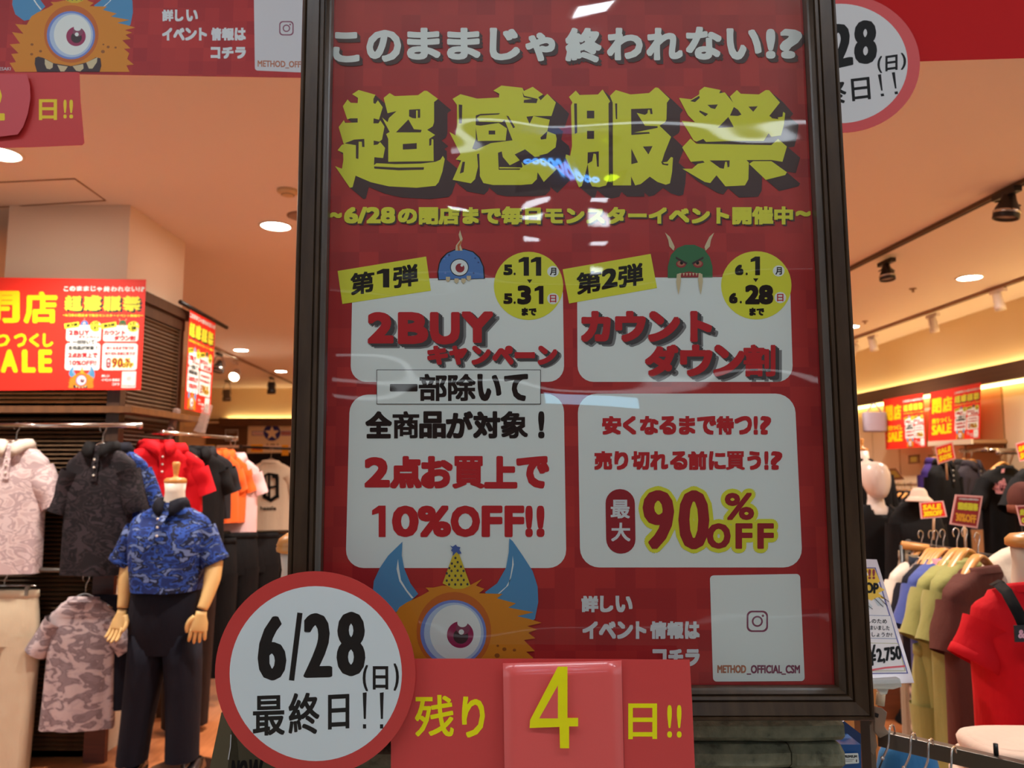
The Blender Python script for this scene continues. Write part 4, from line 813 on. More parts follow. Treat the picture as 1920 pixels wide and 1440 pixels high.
for x, d in ((362, -.03), (252, -.02)):
    c = at(x, 1415, MY + d); c.z = .045
    t = empty('dress_shoe', (c.x, c.y, 0), 'black leather shoe under the mannequin trouser, ' + ('right' if x > 300 else 'left') + ' foot', 'shoe', 'mannequin shoes')
    mb = MB(); mb.loft([[Vector((c.x + a * math.cos(2 * math.pi * k / 16), c.y + yy, .012 + max(0, h * (.5 + .5 * math.sin(2 * math.pi * k / 16))))) for k in range(16)] for yy, a, h in ((-.17, .012, .025), (-.16, .034, .05), (-.11, .044, .06), (-.04, .042, .08), (.03, .036, .1), (.08, .034, .1), (.1, .014, .08))], mat('shoe_leather', (22, 18, 20), .2, coat=.5), (True, True)); mb.build('upper', t)
    MB().loft([[Vector((c.x + a * math.cos(2 * math.pi * k / 16), c.y - .04 + b * math.sin(2 * math.pi * k / 16), z)) for k in range(16)] for z, a, b in ((0, .044, .13), (.014, .046, .132))], C_BLKC, (True, True)).build('sole', t)
bs = empty('round_stand', (fx + .02, MY + .12, 0), 'dark glossy base plate behind the mannequin shoes', 'stand')
MB().lathe((fx + .02, MY + .16, 0), [(.001, .0), (.17, 0), (.17, .006), (.15, .01), (.001, .012)], mat('base_brown', (44, 26, 18), .25), 32).build('plate', bs); MB().tube([(fx + .02, MY + .16, .01), (fx + .02, MY + .16, .5)], .012, M_CHROME, 10).build('rod', bs)
# blue camo polo on him
ps = at(322, 946, MY); shirt(ps + Vector((0, -.0, .0)), 'blue camo polo shirt with navy collar worn by the mannequin', 'shirt', CM_BLUE, W=.385, Ln=.41, D=.13, mc=C_NAVY, sl=.13, sdrop=.93, neck=.065, fold=.06, flare=-.16, cuff=CM_BLUE, inner=M_NECK, srad=.075)

# ------------------------------------------------------------------ more clothes behind him
def row(specs):
    for (px, py, Y, lab, m, W, Ln, rz, kw) in specs:
        p = at(px, py, Y); kw = dict(kw); kw.setdefault('sl', .1); kw.setdefault('srad', .062); kw.setdefault('sdrop', 1.0); hg = kw.pop('hang', None)
        shirt(p, lab, kw.pop('cat', 'shirt'), m, W=W, Ln=Ln, D=kw.pop('D', .055), rz=rz, **kw)
        if hg: hanger(p + Vector((0, 0, .012)), hg[0], m=hg[1], W=W * .8, rz=rz, wd=hg[2])
G1 = 'polo shirts behind the mannequin'
row([(288, 838, 4.32, 'red polo shirt furthest left on the rail behind the mannequin', C_REDC, .37, .33, 1.0, dict(group=G1)),
     (296, 836, 4.2, 'red polo shirt second from left behind the mannequin', C_REDC, .37, .33, .85, dict(group=G1)),
     (318, 842, 4.3, 'red polo shirt facing front, nearest the mannequin neck', C_REDC, .37, .35, .35, dict(group=G1, hang=('chrome hanger above the red polo facing front', M_CHROME, False))),
     (365, 848, 4.65, 'black polo shirt just right of the red ones', C_BLKC, .40, .55, .85, dict(group=G1)),
     (378, 846, 4.8, 'black jacket-like polo beside the orange shirts', cloth('cloth_soft_black', (36, 34, 38)), .44, .42, .95, dict(group=G1)),
     (404, 850, 5.1, 'orange polo shirt furthest back beside the pink one', C_ORG, .38, .46, 1.0, dict(group=G1)),
     (416, 852, 5.2, 'orange polo shirt directly behind the pink one', C_ORG, .38, .46, .8, dict(group=G1)),
     (436, 858, 5.3, 'pale pink long polo shirt in front of the orange ones', C_PNK, .36, .62, .55, dict(group=G1, hang=('chrome hanger above the pale pink polo', M_CHROME, False)))])
YB = 6.6; p = at(508, 866, YB)
bsh = shirt(p, 'beige back-print shirt with black gothic letter, facing away near the frame', 'shirt', C_BGE, W=.40, Ln=.58, D=.07, collar='crew', sl=.16, sdrop=.9, name='printed_shirt', back=True)
GM = ymap(YB - .085, .0006); P = Print(GM, 2, 4)
for q in ([(492,892),(499,892),(499,934),(492,930)], [(502,890),(507,890),(507,940),(502,936)], [(510,890),(523,893),(523,899),(510,896)], [(516,896),(523,894),(523,935),(517,932)], [(492,933),(508,942),(524,931),(522,925),(508,934),(495,927)], [(494,891),(503,886),(522,889),(522,893),(503,891),(494,895)], [(489,905),(494,907),(494,911),(488,909)], [(489,915),(494,918),(494,921),(488,918)], [(506,912),(518,910),(518,914),(506,916)]): P.poly(q, P_BLACK, 1)
P.text('hassle', 488, 949, 518, 957, P_BLACK, 1, bold=.3); P.build('back_print', bsh, label='black gothic letter print').location -= Vector((0, 0, 0))
hanger(p + Vector((0, 0, .012)), 'chrome hanger of the beige back-print shirt')
rail(at(305, 811, 4.22), at(442, 822, 5.4), .011, M_CHROME, 'chrome rail above the red, black and orange polo shirts', posts=[(at(318, 812, 4.33), at(318, 812, 4.33) + Vector((-.14, 0, 0)))])
rail(at(452, 838, 6.7), at(556, 842, 6.8), .013, M_DSTEEL, 'dark rail above the beige back-print shirt')
# tilted clear price holders over the polo rail
for (q, Y, lab) in ((((326, 765), (333, 768), (314, 828), (304, 826)), 4.7, 'clear acrylic price holder left of the narrow hanging poster'), (((385, 757), (393, 760), (378, 812), (362, 808)), 4.9, 'clear acrylic price holder at the foot of the narrow poster')):
    t = empty('price_holder', at(*q[3], Y), lab, 'price holder', 'acrylic price holders'); a = [at(x, y, Y) for x, y in q]
    MB().hull(a, [p + Vector((.01, .03, 0)) for p in a], mat('acrylic_grey', (196, 170, 160), .15, alpha=.45)).build('sleeve', t)
# dark trousers and coats low behind the mannequin
for k, (px, py, Y, w_, h, lab) in enumerate([(398, 1010, 5.0, .3, .86, 'black trousers hanging right of the mannequin hand'), (440, 1000, 5.2, .3, .82, 'black trousers between mannequin and round notice'), (480, 1000, 5.6, .32, .8, 'black trousers under the beige shirt'), (520, 1002, 5.9, .32, .8, 'black trousers just left of the frame'), (360, 1040, 4.55, .26, .95, 'dark trousers behind the mannequin trousers')]):
    trousers(at(px, py, Y), lab, C_BLKC if k != 4 else cloth('cloth_dark_brown', (46, 30, 24)), W=w_, Ln=h, D=.07, rz=.5, group='dark trousers on the left rack')
rail(at(352, 1000, 4.8), at(556, 996, 6.2), .012, M_DSTEEL, 'dark rail holding the black trousers', posts=[(at(352, 1000, 4.8), Vector((at(352, 1000, 4.8).x, 4.8, 0))), (at(556, 996, 6.2), Vector((at(556, 996, 6.2).x, 6.2, 0)))])
# shelving and posters at the back left
SB = 9.5
sh_ = empty('display_shelf', at(480, 835, SB), 'white display shelf with cards below the star poster', 'shelf')
MB().box(at(500, 838, SB), (1.1, .35, .03), C_WHT).build('shelf_board', sh_); MB().box(at(500, 862, SB) + Vector((0, 0, 0)), (1.1, .33, .14), C_BLKC).build('lower_tray', sh_)
for sx in (-.53, .53):
    q_ = at(500, 838, SB); MB().box((q_.x + sx, SB, q_.z / 2), (.04, .3, q_.z - .03), M_DSTEEL).build('side_post', sh_)
BMs = ymap(BY - .05, .003)
wp = empty('star_poster', BMs(506, 850), 'cream wall poster with white star in a blue disc and red bars', 'poster')
pasted('p', [(461, 787), (530, 786), (552, 789), (552, 848), (462, 850)], BMs, .01, mat('poster_cream', (216, 200, 168), .6)).build('sheet', wp)
P = Print(BMs); P.poly([(472, 808), (494, 808), (494, 817), (472, 817)], mat('poster_violet', (150, 120, 150)), 1); P.poly([(474, 810), (494, 810), (494, 815), (474, 815)], P_CARD, 2); P.poly([(475, 812), (494, 812), (494, 813.5), (475, 813.5)], P_SUN, 3)
P.poly([(527, 808), (547, 808), (547, 817), (527, 817)], mat('poster_violet'), 1); P.poly([(527, 810), (545, 810), (545, 815), (527, 815)], mat('poster_rose', (168, 104, 98)), 2)
P.ell(510, 811, 16, 15.5, mat('poster_navy', (28, 36, 120), .5), 3)
P.poly([(510 + r * math.sin(a), 812 - r * math.cos(a)) for r, a in [((14.5 if k % 2 == 0 else 6), math.pi * k / 5) for k in range(10)]], mat('poster_cream'), 4)
P.text('UN', 500, 832, 522, 843, mat('poster_olive', (90, 80, 56)), 3, bold=.5); P.build('star_print', wp, label='blue disc with white star')
for x0, y0, x1, y1, lab in ((470, 833, 493, 848, 'yellow sale card left below the star poster'), (528, 834, 541, 854, 'dull yellow sale card right below the star poster'), (383, 834, 402, 842, 'small yellow card above the orange polo shirts')):
    M_ = ymap(SB - .18, .002); t = empty('sale_card', M_((x0 + x1) / 2, y1), lab, 'card', 'yellow sale cards'); pasted('c', [(x0, y0), (x1, y0), (x1, y1), (x0, y1)], M_, .004, mat('card_yellow', (226, 170, 16), .5)).build('card', t)
    if x0 == 470: P = Print(M_, 2, 4); P.text('SALE', 473, 838, 490, 844, P_SUN, 3, bold=.3); P.build('lettering', t, label='red lettering')
bd = empty('bulletin_board', at(425, 850, BY - .06), 'brown framed board on the back wall left of the star poster', 'board')
MB().box(at(425, 820, BY - .06), (.77, .03, .68), mat('board_brown', (84, 56, 32), .6)).build('panel', bd); MB().box(at(425, 792, BY - .06) + Vector((0, -.02, 0)), (.82, .05, .035), C_BGE).build('frame', bd)
P = Print(ymap(BY - .09, .003)); P.line([(423, 806), (446, 806), (446, 826), (423, 826), (423, 806)], 1, P_CARD, 2); P.text('SUPPLY', 426, 809, 443, 812, P_CARD, 2); P.build('lettering', bd, label='white outlined print')
# wood-capped form just left of the frame
YF = 2.3; p = at(566, 1035, YF)
nf = empty('torso_form', (p.x, YF, 0), 'white torso form with turned wooden cap partly behind the frame', 'mannequin')
MB().loft([[Vector((p.x, YF, z)) + q for q in ring(0, 0, 0, a, b, 28, 1)] for z, a, b in ((p.z + .002, .062, .062), (p.z - .05, .055, .056), (p.z - .12, .062, .062), (p.z - .17, .10, .08), (p.z - .2, .17, .1), (p.z - .26, .2, .11), (p.z - .5, .17, .1), (p.z - .7, .19, .12))], mat('form_white', (206, 198, 184), .5), (True, True)).build('bust', nf)
MB().lathe(p, [(.064, 0), (.072, .004), (.074, .014), (.070, .018), (.073, .022), (.066, .04), (.045, .055), (.015, .062), (.012, .09)], M_HWOOD, 32).build('neck_cap', nf, label='polished wooden cap')
MB().tube([(p.x, YF, 0), (p.x, YF, p.z - .7)], .018, M_CHROME, 12).build('pole', nf); MB().lathe((p.x, YF, 0), [(.001, 0), (.16, 0), (.16, .008), (.001, .02)], M_DSTEEL, 32).build('base', nf)
# olive board leaning left of the pedestal
OM = plane_map(at(430, 1400, 1.5), Vector((.25, -1, .2)))
ob = empty('leaning_board', OM(440, 1500), 'olive green board with white seam and black lettering, bottom left under the round notice', 'board')
M_OL = mat('olive_board', (92, 84, 58), .6)
pasted('o', [(415, 1336), (440, 1330), (470, 1700), (340, 1700), (393, 1440)], OM, .012, M_OL).build('left_panel', ob); pasted('o', [(434, 1370), (640, 1380), (680, 1700), (420, 1700), (427, 1440)], OM, .012, mat('olive_dark', (72, 66, 44), .6)).build('right_panel', ob)
P = Print(OM); P.line([(433, 1378), (432, 1400), (428, 1424)], 1.6, P_CARD, 3); P.build('seam', ob, label='thin white seam')
P = Print(OM); P.text('NO', 431, 1425, 462, 1470, P_BLACK, 4, bold=1.5, lean=4); P.text('W', 463, 1424, 490, 1470, P_BLACK, 4, bold=1.5, lean=4); P.build('lettering', ob, label='black brush marks')
# ================================================================== ceiling fixtures
M_TRK = mat('track_black', (34, 28, 24), .4); M_TRKW = mat('track_tan', (150, 116, 84), .5); M_SPW = mat('spot_white', (226, 214, 206), .35)
def track(p0, p1, m, label):
    a, b = atz(*p0, CZ - .012), atz(*p1, CZ - .012); t = empty('lighting_track', a.lerp(b, .5), label, 'track', 'lighting tracks')
    d = (b - a).normalized(); s = d.cross(Vector((0, 0, 1))) * .017; h = Vector((0, 0, .012))
    MB().hull([a + s + h, a - s + h, a - s - h, a + s - h], [b + s + h, b - s + h, b - s - h, b + s - h], m).build('rail', t)
    MB().hull([a + s * .3 - h * .9, a - s * .3 - h * .9, a - s * .3 - h * 1.1, a + s * .3 - h * 1.1], [b + s * .3 - h * .9, b - s * .3 - h * .9, b - s * .3 - h * 1.1, b + s * .3 - h * 1.1], M_BLK).build('slot', t); return d
dA = track((1580, 511), (2060, 271), mat('track_brown', (88, 64, 42), .5), 'dark lighting track on the ceiling with the black spotlights, right'); dB = track((1586, 640), (2040, 480), M_TRKW, 'tan lighting track further back with the white spotlights, right')
dC = track((398, 650), (640, 760), M_TRKW, 'lighting track crossing the ceiling left of the frame')
def spot(px, py, z, d, label, group, m, L_=.12, r=.05, aim=(-.1, .1, -1), style='bell', lit=0):
    c = atz(px, py, z); top = Vector((c.x, c.y, CZ - .024)); t = empty('spotlight', top, label, 'spotlight', group); d = Vector((d.x, d.y, 0)).normalized(); s = d.cross(Vector((0, 0, 1))) * .02
    MB().hull([top + s - d * .085, top - s - d * .085, top - s - d * .085 - Vector((0, 0, .03)), top + s - d * .085 - Vector((0, 0, .03))], [top + s + d * .085, top - s + d * .085, top - s + d * .085 - Vector((0, 0, .03)), top + s + d * .085 - Vector((0, 0, .03))], m).build('adapter', t)
    a = Vector(aim).normalized(); u = a.cross(Vector((0, 1, 0))).normalized()
    for q in (-1, 1): MB().tube([top - Vector((0, 0, .03)), top - Vector((0, 0, .03)) + u * q * r * .6 - Vector((0, 0, .03)), c + u * q * r * 1.08 - a * L_ * .1], .0045, m, 6, sub=3).build('yoke', t)
    if style == 'bell': prof = [(.012, -L_ * .6), (r * .42, -L_ * .5), (r * .62, -L_ * .2), (r * .92, L_ * .05), (r, L_ * .2), (r * 1.02, L_ * .38), (r * .94, L_ * .4), (r * .85, L_ * .33)]
    else: prof = [(r * .5, -L_ * .65), (r * .8, -L_ * .6), (r * .82, L_ * .1), (r, L_ * .15), (r, L_ * .55), (r * .9, L_ * .5)]
    o = MB().lathe(c, prof, m, 24, (True, False), axis=a).build('shade', t)
    if style == 'bell': MB().lathe(c, [(r * .985, L_ * .13), (r * 1.03, L_ * .14), (r * 1.035, L_ * .22), (r * 1.0, L_ * .23)], M_CHROME, 24, (False, False), axis=a).build('ring', o)
    MB().lathe(c, [(.001, L_ * .3), (r * .84, L_ * .31)], mat('lamp_spot', (255, 230, 190), .5, emit=60) if lit else mat('lamp_glass', (150, 140, 130), .1), 20, (False, False), axis=a).build('lens', t); return t
spot(1663, 512, CZ - .115, dA, 'black bell spotlight with chrome ring, nearer the frame edge', 'black track spotlights', M_TRK, .13, .052, (.02, -.1, -1))
spot(1889, 388, CZ - .11, dA, 'larger black bell spotlight at the right picture edge', 'black track spotlights', M_TRK, .16, .062, (-.15, .1, -1))
G = 'white track spotlights'
spot(1873, 567, CZ - .13, dB, 'white track spotlight closest to the right picture edge', G, M_SPW, .12, .042, (.3, .2, -1), 'can'); spot(1750, 610, CZ - .13, dB, 'white track spotlight, second from the right', G, M_SPW, .12, .042, (.3, .2, -1), 'can')
spot(1637, 647, CZ - .13, dB, 'white track spotlight, third from the right', G, M_SPW, .12, .045, (.3, .2, -1), 'can'); spot(1600, 657, CZ - .13, dB, 'white track spotlight beside the frame edge', G, M_SPW, .12, .045, (-.6, .2, -1), 'can')
G = 'spotlights left of the frame'
spot(410, 688, CZ - .2, dC, 'black spotlight right of the narrow hanging poster', G, M_TRK, .16, .075, (-.1, -.3, -1)); spot(441, 703, CZ - .2, dC, 'lit white spotlight shining towards the camera', G, M_SPW, .12, .07, (0, -.8, -.6), 'can', lit=1)
spot(425, 742, CZ - .28, dC, 'small grey spotlight above the yellow cove wall', G, M_STEEL, .16, .07, (0, .2, -1), 'can'); spot(509, 728, CZ - .2, dC, 'small dark spotlight nearest the frame on the left', G, M_DSTEEL, .16, .07, (0, .2, -1), 'can')
p = atz(540, 357, CZ); t = empty('smoke_detector', p, 'cream round smoke detector on the ceiling above the left downlight', 'detector')
MB().lathe(p, [(.055, 0), (.055, -.012), (.042, -.018), (.03, -.03), (.012, -.034)], mat('detector_cream', (206, 176, 130), .5), 24).build('body', t); MB().lathe(p, [(.034, -.024), (.034, -.028)], M_BLK, 24).build('vent_ring', t)
p = atz(568, 405, CZ); t = empty('air_vent', p, 'round dark air vent in the ceiling, cut by the frame', 'vent'); MB().lathe(p, [(.09, 0), (.09, -.006), (.07, -.012), (.001, -.014)], mat('vent_tan', (150, 118, 92), .5), 28).build('louvre', t)
for px, py in ((1712, 541), (1622, 602)):
    p = atz(px, py, CZ); t = empty('sprinkler', p, 'small ceiling sprinkler ' + ('left of the bright right downlight' if px > 1700 else 'above the tan lighting track'), 'sprinkler', 'ceiling sprinklers'); MB().lathe(p, [(.03, 0), (.028, -.006), (.008, -.012), (.012, -.03), (.001, -.032)], M_TRKW, 16).build('head', t)
hq = [atz(x, y, CZ - .002) for x, y in ((-60, 345), (140, 335), (198, 376), (-60, 392))]
mb = MB()
for a, b in zip(hq, hq[1:] + hq[:1]): mb.tube([a, b], .004, M_TRKW, 4)
mb.build('trim_5', kind='structure')

# ================================================================== right wall banners, shelves and rails
WX = RX - .2; WM = plane_map(Vector((WX, 7, 2)), Vector((-1, 0, 0)), .0006)
for q, spl, lab in (([(1656, 749), (1731, 737), (1736, 838), (1661, 843)], 1694, 'red and yellow closing sale banner under the right cornice, left one'), ([(1744, 736), (1839, 717), (1837, 822), (1741, 830)], 1789, 'red and yellow closing sale banner under the right cornice, right one')):
    t = empty('sale_banner', WM((q[0][0] + q[2][0]) / 2, q[2][1]), lab, 'banner', 'sale banners'); pasted('b', q, WM, .002, P_HOT, (1, 0, 0)).build('sheet', t)
    P = Print(WM, 2, 4); U = lambda u, v: tuple(Vector(q[0]).lerp(Vector(q[1]), u).lerp(Vector(q[3]).lerp(Vector(q[2]), u), v))
    def seg(s, u0, u1, v0, v1, bo):
        a, b, c = U(u0, v0), U(u1, v0), U(u0, v1); P.text(s, a[0], a[1], b[0], c[1], P_HY, 3, bold=bo, rise=b[1] - a[1])
    seg('閉', .04, .23, .14, .44, 1.1); seg('店', .25, .44, .14, .44, 1.1); seg('売りつくし', .05, .44, .53, .64, .5); seg('SALE', .05, .44, .66, .86, 1.1); P.build('lettering', t, label='yellow closing sale lettering')
    P = Print(sheet_map(WM, [U(.48, .02), U(1, .02), U(1, .99), U(.48, .99)])); draw_mini(P); P.build('small_poster', t, label='small copy of the framed poster')
def wallrail(x0, x1, yy0, yy1, lab, dx=.3):
    a, b = atx(x0, yy0, RX - dx), atx(x1, yy1, RX - dx); rail(a, b, .014, M_CHROME, lab, posts=[(a.lerp(b, q), a.lerp(b, q) + Vector((dx, 0, 0))) for q in (.1, .9)]); return a, b
wallrail(1802, 1850, 846, 843, 'chrome wall rail above the dark jackets'); wallrail(1872, 1990, 849, 848, 'cream wall rail above the black T-shirts with pink print')
wallrail(1655, 1740, 909, 908, 'far wall rail with wooden hangers, behind the white head')
sl = empty('wall_shelf', atx(1850, 832, RX - .2), 'tan wall shelf above the dark jackets on the right wall', 'shelf'); a, b = atx(1805, 832, RX - .01), atx(1893, 829, RX - .01)
MB().box(((RX - .17), (a.y + b.y) / 2, a.z), (.32, abs(a.y - b.y), .03), wood('shelf_tan', (150, 108, 70), (172, 128, 86), .5)).build('board', sl); MB().box((RX - .34, (a.y + b.y) / 2, a.z), (.02, abs(a.y - b.y), .045), M_CLEARP).build('edge', sl)
G = 'wall cards'
for q, X_, lab in ((([(1703, 854), (1723, 852), (1723, 869), (1703, 870)]), 4.25, 'small brown framed card on the wall below the left sale banner'), (([(1740, 853), (1752, 852), (1752, 868), (1740, 869)]), 4.25, 'second brown framed card right of the first'), (([(1661, 879), (1679, 878), (1695, 899), (1674, 900)]), 4.0, 'tilted brown menu-like card beside the white mannequin head')):
    M_ = plane_map(Vector((X_, 7, 2)), Vector((-1, 0, 0)), .001); t = empty('wall_card', M_(q[3][0], q[3][1]), lab, 'card', G); pasted('c', q, M_, .01, mat('card_brown', (96, 50, 20), .5), (1, 0, 0)).build('board', t)
    P = Print(M_); c = Vector(((q[0][0] + q[2][0]) / 2, (q[0][1] + q[2][1]) / 2)); P.poly([tuple(c + (Vector(v) - c) * .6) for v in q], mat('card_olive', (130, 96, 30), .5), 2); P.build('print', t)
bg = empty('hanging_bag', atx(1637, 808, 4.05), 'pale lilac bag hanging high on the wall behind the left sale banner', 'bag'); p = atx(1640, 790, 4.05)
MB().loft([[p + q for q in ring(0, 0, z, a, .05, 20, .6)] for z, a in ((.1, .12), (.09, .13), (-.1, .13), (-.12, .12))], mat('bag_lilac', (150, 138, 150), .7), (True, True)).build('body', bg); MB().tube([p + Vector((-.08, 0, .1)), p + Vector((0, 0, .2)), p + Vector((.08, 0, .1))], .008, mat('bag_lilac'), 6, sub=4).build('strap', bg)
def onwall(px, py, X_, lab, m, W, Ln, rz, **k):
    X_ += .28; p = atx(px, py, X_); k.setdefault('group', 'dark clothes on the right wall'); hg = k.pop('hang', 1); t = shirt(p, lab, k.pop('cat', 'shirt'), m, W=W, Ln=Ln, D=k.pop('D', .07), rz=rz, **k)
    if hg: hanger(p + Vector((0, 0, .012)), 'wooden hanger of the ' + lab[:60].split(',')[0].split(' on ')[0], M_HWOOD, W=W * .66, rz=rz, wd=True)
    return t
C_CHAR = cloth('cloth_charcoal', (44, 42, 44)); C_PURP = cloth('cloth_purple', (62, 42, 110)); C_BRN = cloth('cloth_brown', (92, 50, 42)); C_OLV = cloth('cloth_olive', (150, 146, 84)); C_DEN = cloth('cloth_denim_blue', (72, 84, 148))
C_PCH = cloth('cloth_peach', (242, 214, 194)); C_CRM = cloth('cloth_cream', (220, 202, 180)); C_SKY = cloth('cloth_sky_blue', (64, 132, 190))
onwall(1752, 866, 3.3, 'purple long-sleeved top on the right wall', C_PURP, .36, .55, .6, sl=.5, sdrop=1.15, name='long_sleeve_top'); onwall(1768, 868, 3.2, 'black long coat hanging right of the purple top', C_BLKC, .34, .85, .5, sl=.55, sdrop=1.2, name='long_coat', cat='coat')
onwall(1808, 868, 3.75, 'charcoal jacket below the tan wall shelf', C_CHAR, .36, .5, .3, sl=.35, sdrop=.95, name='jacket', cat='jacket'); onwall(1822, 870, 3.75, 'dark grey cardigan beside the charcoal jacket', cloth('cloth_grey_dark', (56, 50, 58)), .36, .56, .4, sl=.4, sdrop=1.1, name='cardigan', cat='jacket')
t = onwall(1880, 876, 3.6, 'black T-shirt with pink script print on the right wall', C_BLKC, .40, .8, .15, collar='crew', name='t_shirt', cat='t-shirt', sl=.16, sdrop=.9, hang=1); onwall(1940, 874, 3.6, 'black T-shirt behind the pink printed one', C_BLKC, .38, .78, .3, collar='crew', name='t_shirt', cat='t-shirt')
PM = plane_map(atx(1878, 915, 3.88) + Vector((-.0, -.14, 0)), Vector((-.15, -1, 0)), .001); P = Print(PM, 2, 4); c_ = mat('print_pink', (232, 160, 166), .6)
for x, y, rx, ry in ((1864, 912, 6, 6), (1871, 917, 6, 7), (1879, 908, 8, 7), (1888, 918, 8, 6), (1874, 923, 8, 3), (1882, 903, 3, 6), (1884, 925, 4, 4)): P.ell(x, y, rx, ry, c_, 1, 18)
P.text('City', 1861, 906, 1892, 922, mat('print_wine', (120, 40, 60), .6), 3, bold=.2); P.poly([(1878, 880), (1884, 878), (1883, 886), (1877, 887)], c_, 1)
o = P.mb.build('chest_print', None, 'pink script print on the black T-shirt', 'print', loc=PM(1878, 920)); 
# bring the print under its shirt as a part
pr = o; pr.parent = t; bpy.context.view_layer.update(); pr.matrix_parent_inverse = t.matrix_world.inverted(); del pr['category']
# wooden hangers, empty, behind the head
for i in range(6):
    x = 1660 + i * 12; p = atx(x, 914, RX - .3); hanger(p - Vector((0, 0, .05)), ['leftmost','second','third','fourth','fifth','rightmost'][i] + ' wooden hanger on the far wall rail behind the white head', M_HWOOD, .36, rz=.6, wd=True, group='wooden hangers on the far rail')
    t = shirt(p - Vector((0, 0, .065)), ['leftmost','second','third','fourth','fifth','rightmost'][i] + ' dark top on the far wall rail behind the white head', 'shirt', C_BLKC if i % 2 else C_CHAR, W=.34, Ln=.7, D=.05, rz=.6, group='dark tops on the far rail')
# ------------------------------------------------------------------ mannequins at the right
HYd = 5.0; hc = at(1640, 900, HYd); s5 = HYd / 1440
wmn = empty('mannequin', (hc.x, HYd, 0), 'faceless white mannequin head with black V-neck top and black skirt', 'mannequin')
mb = MB(); rr = []
for z, a, b, oy in ((.118, .012, .016, .01), (.112, .04, .05, .01), (.09, .068, .085, .008), (.05, .085, .102, 0), (0, .086, .104, -.004), (-.04, .078, .095, -.012), (-.08, .062, .078, -.02), (-.105, .044, .052, -.03), (-.118, .02, .024, -.035)):
    rr.append([hc + Vector((a * math.cos(t) + .006, b * math.sin(t) + oy, z)) for t in [2 * math.pi * k / 28 for k in range(28)]])
M_WM = mat('mannequin_gloss_white', (232, 214, 204), .3, coat=.3); mb.loft(rr, M_WM, (True, True)); mb.build('head', wmn)
MB().loft([[hc + q for q in ring(.005, .01, z, a, b, 28, 1)] for z, a, b in ((-.06, .05, .05), (-.12, .048, .05), (-.16, .055, .055), (-.185, .09, .065), (-.22, .16, .08), (-.3, .16, .08))], M_WM, (True, True)).build('neck', wmn)
MB().tube([(hc.x, HYd, 0), (hc.x, HYd, .4)], .02, M_CHROME, 12).build('support_rod', wmn)
vt = empty('black_dress', hc + Vector((0, 0, -.17)), 'long black V-neck outfit worn by the white mannequin', 'dress')
mb = MB(); rr = []
for z, a, b in ((-.155, .085, .07), (-.185, .135, .08), (-.215, .18, .09), (-.25, .20, .1), (-.35, .19, .125), (-.5, .165, .115), (-.6, .165, .115), (-.75, .2, .14), (-1.0, .22, .16), (-1.25, .24, .18)):
    r = ring(0, .005, z, a, b, 36, .9, .06 if z < -.7 else 0)
    rr.append([hc + q - Vector((0, 0, (.07 if q.y < 0 and abs(q.x) < .05 else 0) if z > -.2 else 0)) for q in r])
mb.loft(rr, C_BLKC); mb.build('body', vt)
for sx in (-1, 1): MB().tube([hc + Vector((sx * .175, 0, -.25)), hc + Vector((sx * .22, -.01, -.42)), hc + Vector((sx * .225, -.03, -.58)), hc + Vector((sx * .2, -.08, -.75))], [.06, .055, .05, .045], C_BLKC, 16, sub=3).build('sleeve', vt)
p = at(1617, 852, 6.2); fm = empty('torso_form', (p.x, 6.2, 0), 'headless form with wooden neck knob in black top, behind the white head', 'mannequin')
MB().loft([[p + q for q in ring(0, 0, z, a, b, 24, 1)] for z, a, b in ((.03, .045, .045), (-.03, .05, .05), (-.07, .1, .07), (-.1, .17, .08), (-.5, .14, .1), (-.8, .16, .1))], M_WM, (True, True)).build('bust', fm); MB().lathe(p + Vector((0, 0, .03)), [(.046, 0), (.046, .015), (.012, .03), (.012, .06), (.018, .09), (.001, .1)], M_HWOOD, 16).build('neck_knob', fm); MB().tube([(p.x, 6.2, 0), (p.x, 6.2, p.z - .8)], .02, M_CHROME).build('pole', fm)
shirt(p + Vector((0, 0, -.05)), 'black top with lilac scarf on the headless form behind the white head', 'shirt', C_BLKC, W=.42, Ln=.75, D=.12, collar='crew', name='draped_shirt', sl=.5, sdrop=1.2)
t = MB().tube([at(1606, 872, 6.0), at(1610, 890, 6.0), at(1608, 930, 6.0)], [.02, .03, .02], mat('scarf_lilac', (130, 100, 122), .8), 8, sub=3).build('scarf', None, 'lilac scarf end beside the frame edge', 'scarf', loc=at(1608, 930, 6.0))
# white hand bag-like cap on dark display beside sale sign
p = at(1723, 930, 4.6); t = empty('sun_hat', p, 'white sun hat on the dark display behind the SALE card', 'hat'); MB().lathe(p, [(.062, -.02), (.05, 0), (.042, .03), (.03, .045), (.001, .05)], C_PCH, 20).build('crown', t); MB().lathe(p, [(.075, -.03), (.075, -.026), (.05, -.0)], C_PCH, 20).build('brim', t)
p = at(1714, 935, 4.7); fm = empty('dark_form', (p.x, 4.7, 0), 'black draped display form under the white sun hat', 'mannequin')
shirt(p + Vector((0, 0, -.03)), 'black draped jacket under the white sun hat', 'jacket', C_BLKC, W=.3, Ln=1.0, D=.12, collar='crew', name='jacket', sl=.5, sdrop=1.25); MB().loft([[Vector((p.x, 4.7, z)) + q for q in ring(0, 0, 0, .05, .05, 20, 1)] for z in (.2, p.z)], C_BLKC, (True, True)).build('column', fm); MB().lathe((p.x, 4.7, 0), [(.001, 0), (.17, 0), (.17, .01), (.05, .2)], C_BLKC).build('base', fm)

